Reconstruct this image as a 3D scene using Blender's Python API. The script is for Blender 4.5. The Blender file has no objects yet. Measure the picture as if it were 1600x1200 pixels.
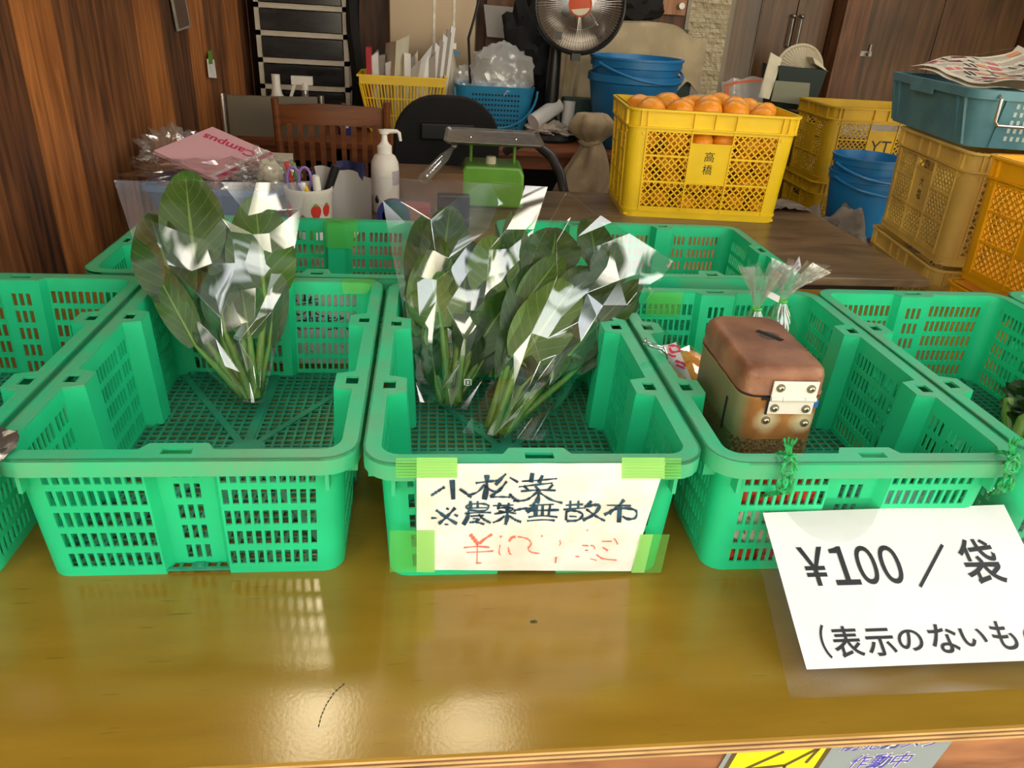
import bpy, bmesh, math, random
from mathutils import Vector, Matrix, noise
V = Vector
random.seed(7)
SC = bpy.context.scene
COL = SC.collection

# ------------------------------------------------------------------ camera
FPX = 1176.45
CAM = V((-0.0320136, -0.6955657, 0.5836530))
YAW, PITCH, ROLL = -0.1293076, 0.4712237, 0.0637445
cy, sy = math.cos(YAW), math.sin(YAW)
FW = V((-sy * math.cos(PITCH), cy * math.cos(PITCH), -math.sin(PITCH)))
_r = V((cy, sy, 0)); _u = _r.cross(FW)
RT = _r * math.cos(ROLL) + _u * math.sin(ROLL)
UP = -_r * math.sin(ROLL) + _u * math.cos(ROLL)
cam = bpy.data.cameras.new('camera')
cam.sensor_width = 36; cam.sensor_fit = 'HORIZONTAL'; cam.lens = FPX / 1600 * 36
cam.clip_start = .01; cam.clip_end = 100
camo = bpy.data.objects.new('camera', cam); COL.objects.link(camo)
camo.matrix_world = Matrix(((RT.x, UP.x, -FW.x, CAM.x), (RT.y, UP.y, -FW.y, CAM.y), (RT.z, UP.z, -FW.z, CAM.z), (0, 0, 0, 1)))
SC.camera = camo

# ------------------------------------------------------------------ world, light, exposure
SC.view_settings.view_transform = 'Standard'; SC.view_settings.look = 'None'
SC.view_settings.gamma = 1; SC.view_settings.use_curve_mapping = False
SC.view_settings.exposure = -0.08
w = bpy.data.worlds.new('sky'); SC.world = w; w.use_nodes = True
nt = w.node_tree; nt.nodes.clear()
def N(nt, t, **k):
    n = nt.nodes.new(t)
    for a, b in k.items(): setattr(n, a, b)
    return n
tc = N(nt, 'ShaderNodeTexCoord'); sp = N(nt, 'ShaderNodeSeparateXYZ'); rmp = N(nt, 'ShaderNodeValToRGB')
mr = N(nt, 'ShaderNodeMapRange'); mr.inputs['From Min'].default_value = -1; mr.inputs['From Max'].default_value = 1
els = rmp.color_ramp.elements
els[0].position = 0; els[0].color = (.25, .2, .15, 1)
els[1].position = 1; els[1].color = (.6, .66, .74, 1)
for p, c in ((.46, (.5, .42, .3, 1)), (.51, (1.5, 1.33, 1.0, 1)), (.66, (1.35, 1.26, 1.06, 1)), (.8, (.86, .86, .84, 1))):
    e = els.new(p); e.color = c
nz = N(nt, 'ShaderNodeTexNoise'); nz.inputs['Scale'].default_value = 4.2; nz.inputs['Detail'].default_value = 1.5
mlt = N(nt, 'ShaderNodeMapRange'); mlt.inputs['From Min'].default_value = .48; mlt.inputs['From Max'].default_value = .57
mlt.inputs['To Min'].default_value = .16; mlt.inputs['To Max'].default_value = 2.8
st = N(nt, 'ShaderNodeMath', operation='MULTIPLY'); st.inputs[1].default_value = 2.0
bg = N(nt, 'ShaderNodeBackground'); wo = N(nt, 'ShaderNodeOutputWorld')
L = nt.links.new
L(tc.outputs['Generated'], sp.inputs[0]); L(sp.outputs['Z'], mr.inputs['Value']); L(mr.outputs[0], rmp.inputs[0])
L(tc.outputs['Generated'], nz.inputs['Vector']); L(nz.outputs['Fac'], mlt.inputs['Value']); L(mlt.outputs[0], st.inputs[0])
# hazy sun high behind the shed, seen only through the roof lights
dt = N(nt, 'ShaderNodeVectorMath', operation='DOT_PRODUCT'); dt.inputs[1].default_value = V((-.16, .70, .70)).normalized()
gr = N(nt, 'ShaderNodeMapRange'); gr.inputs['From Min'].default_value = .86; gr.inputs['From Max'].default_value = .97; gr.inputs['To Max'].default_value = 16
ad = N(nt, 'ShaderNodeMath', operation='ADD')
L(tc.outputs['Generated'], dt.inputs[0]); L(dt.outputs['Value'], gr.inputs['Value']); L(gr.outputs[0], ad.inputs[0]); L(st.outputs[0], ad.inputs[1])
mxw = N(nt, 'ShaderNodeMix', data_type='RGBA'); mxw.inputs[7].default_value = (1, .86, .56, 1); clp = N(nt, 'ShaderNodeMath', operation='MULTIPLY', use_clamp=True); clp.inputs[1].default_value = .25
L(gr.outputs[0], clp.inputs[0]); L(clp.outputs[0], mxw.inputs[0]); L(rmp.outputs[0], mxw.inputs[6])
L(mxw.outputs[2], bg.inputs['Color']); L(ad.outputs[0], bg.inputs['Strength']); L(bg.outputs[0], wo.inputs[0])

def lamp(name, loc, size, sizey, power, rot, col=(1, .95, .87)):
    l = bpy.data.lights.new(name, 'AREA'); l.shape = 'RECTANGLE'; l.size = size; l.size_y = sizey; l.energy = power; l.color = col
    o = bpy.data.objects.new(name, l); COL.objects.link(o); o.location = loc; o.rotation_euler = rot
    return o
lamp('interior_fill', (0.6, 2.75, 1.70), 1.2, .25, 9, (0, 0, 0))  # weak area lights added under the ceiling to fill the interior
lamp('interior_fill', (2.0, 2.2, 1.70), 1.2, .25, 9, (0, 0, 0))

# ------------------------------------------------------------------ pixel helpers (measuring rays of the photograph)
def ray(u, v): return FW + RT * ((u - 800) / FPX) - UP * ((v - 600) / FPX)
def dp(u, v, zc): return CAM + ray(u, v) * zc
def onplane(u, v, P, n):
    d = ray(u, v); return CAM + d * ((V(P) - CAM).dot(n) / d.dot(n))
def atz(u, v, z): return onplane(u, v, (0, 0, z), V((0, 0, 1)))
def aty(u, v, y): return onplane(u, v, (0, y, 0), V((0, 1, 0)))
def atx(u, v, x): return onplane(u, v, (x, 0, 0), V((1, 0, 0)))

# ------------------------------------------------------------------ materials
def lin(c):
    c = c / 255.0
    return c / 12.92 if c <= .04045 else ((c + .055) / 1.055) ** 2.4
def S(r, g, b): return (lin(r), lin(g), lin(b), 1)
MATS = {}
def M(name, col, rough=.5, metal=0, var=0, scale=18, col2=None, bump=0, bscale=None, stretch=(1, 1, 1), coat=0, sss=0, trans=0, spec=.5, lo=.4, hi=.6, coord='Object', detail=4, emit=0):
    m = bpy.data.materials.new(name); m.use_nodes = True; MATS[name] = m
    t = m.node_tree; p = t.nodes['Principled BSDF']; lk = t.links.new
    p.inputs['Base Color'].default_value = col; p.inputs['Roughness'].default_value = rough; p.inputs['Metallic'].default_value = metal
    p.inputs['Coat Weight'].default_value = coat; p.inputs['Coat Roughness'].default_value = .1
    p.inputs['Specular IOR Level'].default_value = spec
    p.inputs['Transmission Weight'].default_value = trans
    if emit: p.inputs['Emission Color'].default_value = col; p.inputs['Emission Strength'].default_value = emit
    if var or col2 or bump:
        c = N(t, 'ShaderNodeTexCoord'); mp = N(t, 'ShaderNodeMapping'); mp.inputs['Scale'].default_value = stretch
        lk(c.outputs[coord], mp.inputs[0])
    if var or col2:
        n = N(t, 'ShaderNodeTexNoise'); n.inputs['Scale'].default_value = scale; n.inputs['Detail'].default_value = detail
        lk(mp.outputs[0], n.inputs['Vector'])
        r = N(t, 'ShaderNodeValToRGB'); lk(n.outputs['Fac'], r.inputs[0]); lk(r.outputs[0], p.inputs['Base Color'])
        e = r.color_ramp.elements; e[0].position = lo; e[1].position = hi
        if col2: e[0].color = col; e[1].color = col2
        else:
            e[0].color = tuple(x * (1 - var) for x in col[:3]) + (1,); e[1].color = tuple(min(1, x * (1 + var)) for x in col[:3]) + (1,)
    if bump:
        n2 = N(t, 'ShaderNodeTexNoise'); n2.inputs['Scale'].default_value = bscale or scale; n2.inputs['Detail'].default_value = 5
        lk(mp.outputs[0], n2.inputs['Vector'])
        b = N(t, 'ShaderNodeBump'); b.inputs['Strength'].default_value = bump; b.inputs['Distance'].default_value = .004
        lk(n2.outputs['Fac'], b.inputs['Height']); lk(b.outputs[0], p.inputs['Normal'])
    return m
def FILM(name, base=.05, edge=.5, rough=.04, tint=(.97, .97, .96, 1), haze=0, gcol=(1, 1, 1, 1), bump=0):
    m = bpy.data.materials.new(name); m.use_nodes = True; t = m.node_tree; t.nodes.clear(); lk = t.links.new
    tr = N(t, 'ShaderNodeBsdfTransparent'); tr.inputs[0].default_value = tint
    gl = N(t, 'ShaderNodeBsdfGlossy'); gl.inputs['Roughness'].default_value = rough; gl.inputs[0].default_value = gcol
    lw = N(t, 'ShaderNodeLayerWeight'); lw.inputs['Blend'].default_value = .5
    pw = N(t, 'ShaderNodeMath', operation='POWER'); pw.inputs[1].default_value = 3
    mr = N(t, 'ShaderNodeMapRange'); mr.inputs['To Min'].default_value = base; mr.inputs['To Max'].default_value = edge
    mx = N(t, 'ShaderNodeMixShader'); o = N(t, 'ShaderNodeOutputMaterial')
    lk(lw.outputs['Facing'], pw.inputs[0]); lk(pw.outputs[0], mr.inputs['Value']); lk(mr.outputs[0], mx.inputs[0])
    lk(tr.outputs[0], mx.inputs[1]); lk(gl.outputs[0], mx.inputs[2])
    last = mx
    if haze:
        df = N(t, 'ShaderNodeBsdfDiffuse'); df.inputs[0].default_value = (.85, .85, .83, 1)
        m2 = N(t, 'ShaderNodeMixShader'); m2.inputs[0].default_value = haze
        lk(mx.outputs[0], m2.inputs[1]); lk(df.outputs[0], m2.inputs[2]); last = m2
    if bump:
        c = N(t, 'ShaderNodeTexCoord'); n = N(t, 'ShaderNodeTexNoise'); n.inputs['Scale'].default_value = 45; lk(c.outputs['Object'], n.inputs['Vector'])
        b = N(t, 'ShaderNodeBump'); b.inputs['Strength'].default_value = bump; b.inputs['Distance'].default_value = .003
        lk(n.outputs['Fac'], b.inputs['Height']); lk(b.outputs[0], gl.inputs['Normal'])
    lk(last.outputs[0], o.inputs[0])
    return m
def TAPE(name, col, a):
    m = bpy.data.materials.new(name); m.use_nodes = True; t = m.node_tree; p = t.nodes['Principled BSDF']
    p.inputs['Base Color'].default_value = col; p.inputs['Roughness'].default_value = .3
    o = t.nodes['Material Output']; tr = N(t, 'ShaderNodeBsdfTransparent'); tr.inputs[0].default_value = (.82, 1, .70, 1)
    mx = N(t, 'ShaderNodeMixShader'); mx.inputs[0].default_value = a
    t.links.new(tr.outputs[0], mx.inputs[1]); t.links.new(p.outputs[0], mx.inputs[2]); t.links.new(mx.outputs[0], o.inputs[0])
    return m

m_green = M('green_plastic', S(30, 196, 134), .42, var=.07, scale=9)
m_greenr = M('green_rim_plastic', S(38, 184, 128), .34, col2=S(92, 164, 120), scale=16, lo=.35, hi=.7, bump=.06, bscale=140)
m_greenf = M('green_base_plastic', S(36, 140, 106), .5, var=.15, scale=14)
m_ybright = M('yellow_plastic', S(246, 206, 30), .4, var=.05, scale=6)
m_ydull = M('faded_yellow_plastic', S(226, 190, 92), .5, col2=S(204, 168, 84), scale=7)
m_yorange = M('orange_yellow_plastic', S(236, 170, 12), .45, var=.06, scale=6)
m_ymust = M('mustard_plastic', S(200, 158, 16), .45, var=.1, scale=6)
m_orange = M('mandarin_peel', S(242, 150, 22), .38, col2=S(238, 164, 48), scale=9, bump=.25, bscale=220)
m_ink = M('black_ink', S(22, 22, 24), .5)
m_inkblue = M('blue_black_marker', S(44, 84, 104), .5, col2=S(24, 52, 74), scale=60)
m_inkred = M('faded_red_marker', S(238, 120, 96), .5)
m_paper = M('white_paper', S(224, 223, 221), .75, var=.03, scale=12)
m_paperdirty = M('worn_white_paper', S(240, 238, 233), .75, col2=S(224, 218, 204), scale=22, lo=.42, hi=.72)
m_cream = M('cream_paper', S(214, 206, 180), .8, var=.04)
m_greyp = M('grey_paper', S(150, 142, 134), .8, var=.08)
m_film = FILM('clear_film', .15, .6, .03)
m_crease = FILM('film_crease', .34, .7, .10)
m_filmb = FILM('clear_film_back', .02, .4, .05)
m_lam = FILM('laminate_film', .032, .6, .06, tint=(.95, .95, .93, 1), haze=.014)
m_poly = FILM('milky_polythene', .12, .5, .16, haze=.30, bump=.4)
m_polyc = FILM('crinkled_polythene', .13, .65, .07, haze=.06, bump=.4)
m_tape = TAPE('green_tape', S(120, 206, 96), .34)
m_tapep = TAPE('green_tape_on_paper', S(160, 226, 124), .72)
m_blackp = M('black_plastic', S(22, 22, 23), .35)
m_blackc = M('black_cloth', S(18, 17, 17), .9, var=.2)
m_steel = M('steel', S(190, 188, 182), .28, 1)
m_steeld = M('dull_steel', S(150, 146, 138), .4, 1, var=.15, scale=30)
m_chrome = M('chrome', S(220, 220, 218), .12, 1)
m_blue = M('blue_plastic', S(28, 118, 178), .4, var=.08, scale=6)
m_bluebk = M('bright_blue_plastic', S(34, 134, 180), .4, var=.06)
m_bluegrey = M('blue_grey_plastic', S(92, 142, 152), .45, col2=S(78, 126, 138), scale=9)
m_whitep = M('white_plastic', S(232, 228, 218), .4)
m_offw = M('aged_white_plastic', S(190, 180, 162), .5, var=.05)
m_clearsm = M('smoked_plastic', S(34, 34, 36), .15, var=.35, scale=7, stretch=(1, 1, 4))
m_beige = M('beige_cloth', S(176, 160, 128), .95, var=.1, scale=8, bump=.25, bscale=60)
m_sack = M('sackcloth', S(164, 144, 114), .95, var=.12, scale=14, bump=.35, bscale=90)
m_rag = M('grey_rag', S(120, 110, 98), .95, var=.25, scale=16, bump=.4, bscale=60)
m_chairw = M('chair_wood', S(112, 62, 28), .4, var=.2, scale=5, stretch=(1, 1, 8))
m_deskw = M('desk_wood', S(126, 66, 32), .45, var=.2, scale=6, stretch=(1, 8, 8))
m_leafstem = M('pale_stem', S(92, 128, 40), .4, col2=S(128, 158, 66), scale=20, stretch=(1, 1, .3))
m_scale = M('green_enamel', S(100, 158, 52), .35, var=.06)
m_card = M('cardboard', S(112, 82, 54), .85, var=.1, scale=8)
m_pink = M('pink_cover', S(226, 176, 180), .5)
m_mag = M('magenta_print', S(204, 52, 96), .5)
m_red = M('red_print', S(206, 52, 36), .5)
m_yel = M('yellow_print', S(236, 178, 40), .5)
m_lilac = M('lilac_plastic', S(136, 108, 178), .35)
m_screw = M('zinc', S(196, 186, 160), .35, 1)
m_string = M('green_twine', S(20, 150, 78), .5, var=.35, scale=160)
m_greentie = M('lime_tie', S(60, 180, 40), .4)
m_nearblack = M('dark_gap', S(30, 26, 22), .9)

# wood of the left wall: a few board tones
def wood(name, c1, c2, rough=.55, s=(14, 14, 1.1), scale=3.2, coat=0):
    m = bpy.data.materials.new(name); m.use_nodes = True; t = m.node_tree; p = t.nodes['Principled BSDF']; lk = t.links.new
    p.inputs['Roughness'].default_value = rough; p.inputs['Coat Weight'].default_value = coat
    c = N(t, 'ShaderNodeTexCoord'); mp = N(t, 'ShaderNodeMapping'); mp.inputs['Scale'].default_value = s
    n = N(t, 'ShaderNodeTexNoise'); n.inputs['Scale'].default_value = scale; n.inputs['Detail'].default_value = 6; n.inputs['Distortion'].default_value = .6
    n2 = N(t, 'ShaderNodeTexNoise'); n2.inputs['Scale'].default_value = 2.2; n2.inputs['Detail'].default_value = 2
    r = N(t, 'ShaderNodeValToRGB'); e = r.color_ramp.elements; e[0].position = .36; e[1].position = .64; e[0].color = c1; e[1].color = c2
    mx = N(t, 'ShaderNodeMix', data_type='RGBA', blend_type='MULTIPLY'); mx.inputs[0].default_value = .6
    r2 = N(t, 'ShaderNodeValToRGB'); e = r2.color_ramp.elements; e[0].position = .35; e[1].position = .6; e[0].color = (.35, .3, .28, 1); e[1].color = (1, 1, 1, 1)
    b = N(t, 'ShaderNodeBump'); b.inputs['Strength'].default_value = .25; b.inputs['Distance'].default_value = .004
    lk(c.outputs['Object'], mp.inputs[0]); lk(mp.outputs[0], n.inputs['Vector']); lk(n.outputs['Fac'], r.inputs[0])
    lk(c.outputs['Object'], n2.inputs['Vector']); lk(n2.outputs['Fac'], r2.inputs[0])
    lk(r.outputs[0], mx.inputs[6]); lk(r2.outputs[0], mx.inputs[7]); lk(mx.outputs[2], p.inputs['Base Color'])
    lk(n.outputs['Fac'], b.inputs['Height']); lk(b.outputs[0], p.inputs['Normal'])
    return m
w_dark = wood('dark_cedar', S(56, 32, 16), S(120, 72, 38))
w_mid = wood('mid_cedar', S(88, 50, 24), S(150, 94, 50))
w_org = wood('orange_cedar', S(136, 78, 32), S(194, 122, 60))
w_cab = wood('walnut_veneer', S(76, 52, 30), S(108, 76, 46), .4, (9, 9, .6), 4)
w_post = wood('brown_post', S(84, 52, 28), S(124, 80, 46), .5, (10, 10, .8), 4)
w_back = wood('back_board', S(72, 42, 22), S(112, 68, 38), .55, (8, 8, 1), 4)
w_door = wood('light_door_veneer', S(150, 92, 48), S(182, 122, 70), .4, (12, 12, .6), 4)
w_knot = wood('knotty_pine', S(104, 62, 38), S(178, 122, 82), .55, (1.2, 6, 8), 4)
w_table = wood('worn_table_top', S(108, 88, 62), S(148, 122, 90), .3, (2.5, 8, 8), 2.4)

def counter_mat():
    m = bpy.data.materials.new('ochre_varnish'); m.use_nodes = True; t = m.node_tree; p = t.nodes['Principled BSDF']; lk = t.links.new
    c = N(t, 'ShaderNodeTexCoord'); mp = N(t, 'ShaderNodeMapping'); mp.inputs['Scale'].default_value = (2, 11, 1)
    n = N(t, 'ShaderNodeTexNoise'); n.inputs['Scale'].default_value = 2.5; n.inputs['Detail'].default_value = 5
    r = N(t, 'ShaderNodeValToRGB'); e = r.color_ramp.elements; e[0].position = .3; e[1].position = .7
    e[0].color = S(138, 104, 28); e[1].color = S(152, 116, 36)
    mp2 = N(t, 'ShaderNodeMapping'); mp2.inputs['Scale'].default_value = (3, 46, 1)
    n2 = N(t, 'ShaderNodeTexNoise'); n2.inputs['Scale'].default_value = 4; n2.inputs['Detail'].default_value = 2
    r2 = N(t, 'ShaderNodeValToRGB'); e = r2.color_ramp.elements; e[0].position = .26; e[1].position = .31; e[0].color = (.45, .38, .3, 1); e[1].color = (1, 1, 1, 1)
    mx = N(t, 'ShaderNodeMix', data_type='RGBA', blend_type='MULTIPLY'); mx.inputs[0].default_value = .75
    lk(c.outputs['Object'], mp.inputs[0]); lk(mp.outputs[0], n.inputs['Vector']); lk(n.outputs['Fac'], r.inputs[0])
    lk(c.outputs['Object'], mp2.inputs[0]); lk(mp2.outputs[0], n2.inputs['Vector']); lk(n2.outputs['Fac'], r2.inputs[0])
    lk(r.outputs[0], mx.inputs[6]); lk(r2.outputs[0], mx.inputs[7]); lk(mx.outputs[2], p.inputs['Base Color'])
    n3 = N(t, 'ShaderNodeTexNoise'); n3.inputs['Scale'].default_value = 260; lk(c.outputs['Object'], n3.inputs['Vector'])
    b = N(t, 'ShaderNodeBump'); b.inputs['Strength'].default_value = .035; b.inputs['Distance'].default_value = .002
    lk(n3.outputs['Fac'], b.inputs['Height']); lk(b.outputs[0], p.inputs['Normal'])
    p.inputs['Roughness'].default_value = .17; p.inputs['IOR'].default_value = 1.6
    return m
m_counter = counter_mat()
m_ply1 = M('ply_light', S(196, 158, 104), .8, var=.2, scale=40, stretch=(.4, 4, 4))
m_ply2 = M('ply_dark', S(112, 78, 48), .8, var=.25, scale=40, stretch=(.4, 4, 4))

def leaf_mat(name, c1, c2, vein):
    m = bpy.data.materials.new(name); m.use_nodes = True; t = m.node_tree; p = t.nodes['Principled BSDF']; lk = t.links.new
    uv = N(t, 'ShaderNodeUVMap'); s = N(t, 'ShaderNodeSeparateXYZ'); lk(uv.outputs[0], s.inputs[0])
    def mth(op, a, b=None, c=None):
        n = N(t, 'ShaderNodeMath', operation=op)
        for i, x in enumerate((a, b, c)):
            if x is None: continue
            if isinstance(x, (int, float)): n.inputs[i].default_value = x
            else: lk(x, n.inputs[i])
        return n.outputs[0]
    au = mth('ABSOLUTE', mth('SUBTRACT', s.outputs['X'], .5))          # 0 midrib .. .5 edge
    k = mth('SUBTRACT', mth('MULTIPLY', s.outputs['Y'], 7.5), mth('MULTIPLY', au, 4.6))
    fr = mth('ABSOLUTE', mth('SUBTRACT', mth('FRACT', k), .5))
    lat = mth('LESS_THAN', fr, .045)
    mid = mth('LESS_THAN', au, mth('MULTIPLY_ADD', s.outputs['Y'], -.028, .034))
    ve = mth('MAXIMUM', mth('MULTIPLY', lat, .45), mid)
    c = N(t, 'ShaderNodeTexCoord'); n = N(t, 'ShaderNodeTexNoise'); n.inputs['Scale'].default_value = 28; n.inputs['Detail'].default_value = 3
    lk(c.outputs['Object'], n.inputs['Vector'])
    r = N(t, 'ShaderNodeValToRGB'); e = r.color_ramp.elements; e[0].position = .35; e[1].position = .65; e[0].color = c1; e[1].color = c2
    lk(n.outputs['Fac'], r.inputs[0])
    mx = N(t, 'ShaderNodeMix', data_type='RGBA'); lk(ve, mx.inputs[0]); lk(r.outputs[0], mx.inputs[6]); mx.inputs[7].default_value = vein
    lk(mx.outputs[2], p.inputs['Base Color']); p.inputs['Roughness'].default_value = .38
    n2 = N(t, 'ShaderNodeTexNoise'); n2.inputs['Scale'].default_value = 55; lk(c.outputs['Object'], n2.inputs['Vector'])
    hh = mth('SUBTRACT', mth('MULTIPLY', n2.outputs['Fac'], .8), mth('MULTIPLY', ve, .8))
    b = N(t, 'ShaderNodeBump'); b.inputs['Strength'].default_value = .5; b.inputs['Distance'].default_value = .004
    lk(hh, b.inputs['Height']); lk(b.outputs[0], p.inputs['Normal'])
    o = t.nodes['Material Output']; tl = N(t, 'ShaderNodeBsdfTranslucent'); tl.inputs[0].default_value = (.2, .36, .04, 1)
    ms = N(t, 'ShaderNodeMixShader'); ms.inputs[0].default_value = .2
    lk(p.outputs[0], ms.inputs[1]); lk(tl.outputs[0], ms.inputs[2]); lk(ms.outputs[0], o.inputs[0])
    return m
m_leafd = leaf_mat('dark_leaf', S(30, 58, 22), S(46, 78, 28), S(88, 122, 52))
m_leafm = leaf_mat('mid_leaf', S(50, 84, 26), S(68, 104, 34), S(120, 150, 70))
m_leafl = leaf_mat('pale_leaf_underside', S(84, 116, 50), S(104, 134, 64), S(150, 176, 100))

def rust_mat():
    m = bpy.data.materials.new('rusty_tin'); m.use_nodes = True; t = m.node_tree; p = t.nodes['Principled BSDF']; lk = t.links.new
    c = N(t, 'ShaderNodeTexCoord'); n = N(t, 'ShaderNodeTexNoise'); n.inputs['Scale'].default_value = 17; n.inputs['Detail'].default_value = 8
    lk(c.outputs['Object'], n.inputs['Vector'])
    r = N(t, 'ShaderNodeValToRGB'); e = r.color_ramp.elements; e[0].position = .3; e[0].color = S(112, 66, 34); e[1].position = .68; e[1].color = S(206, 144, 84)
    lk(n.outputs['Fac'], r.inputs[0])
    # bare olive tin on the left side, rust on the hinge side and lid
    g = N(t, 'ShaderNodeNewGeometry'); s = N(t, 'ShaderNodeSeparateXYZ'); vt = N(t, 'ShaderNodeVectorTransform', vector_type='NORMAL', convert_from='WORLD', convert_to='OBJECT')
    lk(g.outputs['Normal'], vt.inputs[0]); lk(vt.outputs[0], s.inputs[0])
    mr = N(t, 'ShaderNodeMapRange'); mr.inputs['From Min'].default_value = -.35; mr.inputs['From Max'].default_value = -.8
    lk(s.outputs['X'], mr.inputs['Value'])
    mx = N(t, 'ShaderNodeMix', data_type='RGBA'); lk(mr.outputs[0], mx.inputs[0]); lk(r.outputs[0], mx.inputs[6]); mx.inputs[7].default_value = S(150, 144, 106)
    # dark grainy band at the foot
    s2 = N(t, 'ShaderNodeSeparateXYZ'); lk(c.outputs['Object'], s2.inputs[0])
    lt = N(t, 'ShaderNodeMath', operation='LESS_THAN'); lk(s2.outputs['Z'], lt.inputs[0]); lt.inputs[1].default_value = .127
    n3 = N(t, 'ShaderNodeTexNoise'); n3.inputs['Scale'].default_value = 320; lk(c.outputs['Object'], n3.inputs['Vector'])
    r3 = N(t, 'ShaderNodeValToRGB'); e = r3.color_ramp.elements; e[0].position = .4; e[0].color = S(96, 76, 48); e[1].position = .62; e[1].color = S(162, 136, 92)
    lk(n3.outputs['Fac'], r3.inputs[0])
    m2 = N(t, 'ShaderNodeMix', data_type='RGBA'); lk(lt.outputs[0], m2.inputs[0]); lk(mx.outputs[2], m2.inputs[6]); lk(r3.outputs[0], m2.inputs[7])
    # pale rust-free halos round the two lower screws
    last = m2
    for cx, cz in ((.034, .1532), (.082, .1502)):
        dm = N(t, 'ShaderNodeVectorMath', operation='DISTANCE'); lk(c.outputs['Object'], dm.inputs[0]); dm.inputs[1].default_value = (cx, 0, cz)
        ad = N(t, 'ShaderNodeMath', operation='MULTIPLY_ADD'); lk(n.outputs['Fac'], ad.inputs[0]); ad.inputs[1].default_value = -.034; lk(dm.outputs['Value'], ad.inputs[2])
        mh = N(t, 'ShaderNodeMapRange'); mh.inputs['From Min'].default_value = .0; mh.inputs['From Max'].default_value = -.014; lk(ad.outputs[0], mh.inputs['Value'])
        mm = N(t, 'ShaderNodeMix', data_type='RGBA'); lk(mh.outputs[0], mm.inputs[0]); lk(last.outputs[2], mm.inputs[6]); mm.inputs[7].default_value = S(236, 218, 176)
        last = mm
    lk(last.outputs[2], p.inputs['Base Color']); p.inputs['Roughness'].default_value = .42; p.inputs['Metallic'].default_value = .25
    b = N(t, 'ShaderNodeBump'); b.inputs['Strength'].default_value = .15; b.inputs['Distance'].default_value = .002
    lk(n3.outputs['Fac'], b.inputs['Height']); lk(b.outputs[0], p.inputs['Normal'])
    return m
m_rust = rust_mat()
m_rustlid = M('brown_rusty_lid', S(116, 74, 52), .4, .2, col2=S(162, 112, 78), scale=24, lo=.35, hi=.75, bump=.15, bscale=300, detail=8)

def stone_mat():
    m = bpy.data.materials.new('split_stone'); m.use_nodes = True; t = m.node_tree; p = t.nodes['Principled BSDF']; lk = t.links.new
    c = N(t, 'ShaderNodeTexCoord'); br = N(t, 'ShaderNodeTexBrick'); mp = N(t, 'ShaderNodeMapping'); mp.inputs['Rotation'].default_value = (math.pi / 2, 0, 0)
    lk(c.outputs['Object'], mp.inputs[0]); lk(mp.outputs[0], br.inputs['Vector'])
    br.inputs['Color1'].default_value = S(206, 196, 160); br.inputs['Color2'].default_value = S(176, 164, 126); br.inputs['Mortar'].default_value = S(130, 118, 92)
    br.inputs['Scale'].default_value = 5; br.inputs['Mortar Size'].default_value = .006; br.inputs['Brick Width'].default_value = .9; br.inputs['Row Height'].default_value = .16
    n = N(t, 'ShaderNodeTexNoise'); n.inputs['Scale'].default_value = 26; lk(c.outputs['Object'], n.inputs['Vector'])
    b = N(t, 'ShaderNodeBump'); b.inputs['Strength'].default_value = .9; b.inputs['Distance'].default_value = .03
    lk(n.outputs['Fac'], b.inputs['Height']); lk(b.outputs[0], p.inputs['Normal']); lk(br.outputs['Color'], p.inputs['Base Color']); p.inputs['Roughness'].default_value = .9
    return m
m_stone = stone_mat()

def print_mat(name, bands):
    """printed carton: horizontal bands of colour with specks of dark print (object z)"""
    m = bpy.data.materials.new(name); m.use_nodes = True; t = m.node_tree; p = t.nodes['Principled BSDF']; lk = t.links.new
    c = N(t, 'ShaderNodeTexCoord'); s = N(t, 'ShaderNodeSeparateXYZ'); lk(c.outputs['Object'], s.inputs[0])
    r = N(t, 'ShaderNodeValToRGB'); r.color_ramp.interpolation = 'CONSTANT'
    mr = N(t, 'ShaderNodeMapRange'); mr.inputs['From Max'].default_value = .14; lk(s.outputs['Z'], mr.inputs['Value']); lk(mr.outputs[0], r.inputs[0])
    e = r.color_ramp.elements
    e[0].position, e[0].color = bands[0]; e[1].position, e[1].color = bands[1]
    for a, b in bands[2:]: x = e.new(a); x.color = b
    n = N(t, 'ShaderNodeTexNoise'); n.inputs['Scale'].default_value = 130; lk(c.outputs['Object'], n.inputs['Vector'])
    lt = N(t, 'ShaderNodeMath', operation='GREATER_THAN'); lk(n.outputs['Fac'], lt.inputs[0]); lt.inputs[1].default_value = .58
    mx = N(t, 'ShaderNodeMix', data_type='RGBA', blend_type='MULTIPLY'); lk(lt.outputs[0], mx.inputs[0]); lk(r.outputs[0], mx.inputs[6]); mx.inputs[7].default_value = (.35, .33, .3, 1)
    lk(mx.outputs[2], p.inputs['Base Color']); p.inputs['Roughness'].default_value = .5
    return m
m_carton = print_mat('printed_carton', [(0, S(216, 62, 30)), (.15, S(230, 220, 200)), (.58, S(222, 66, 34)), (.83, S(240, 180, 44))])

m_newsp = M('newsprint', S(222, 212, 190), .85, var=.04)

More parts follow.
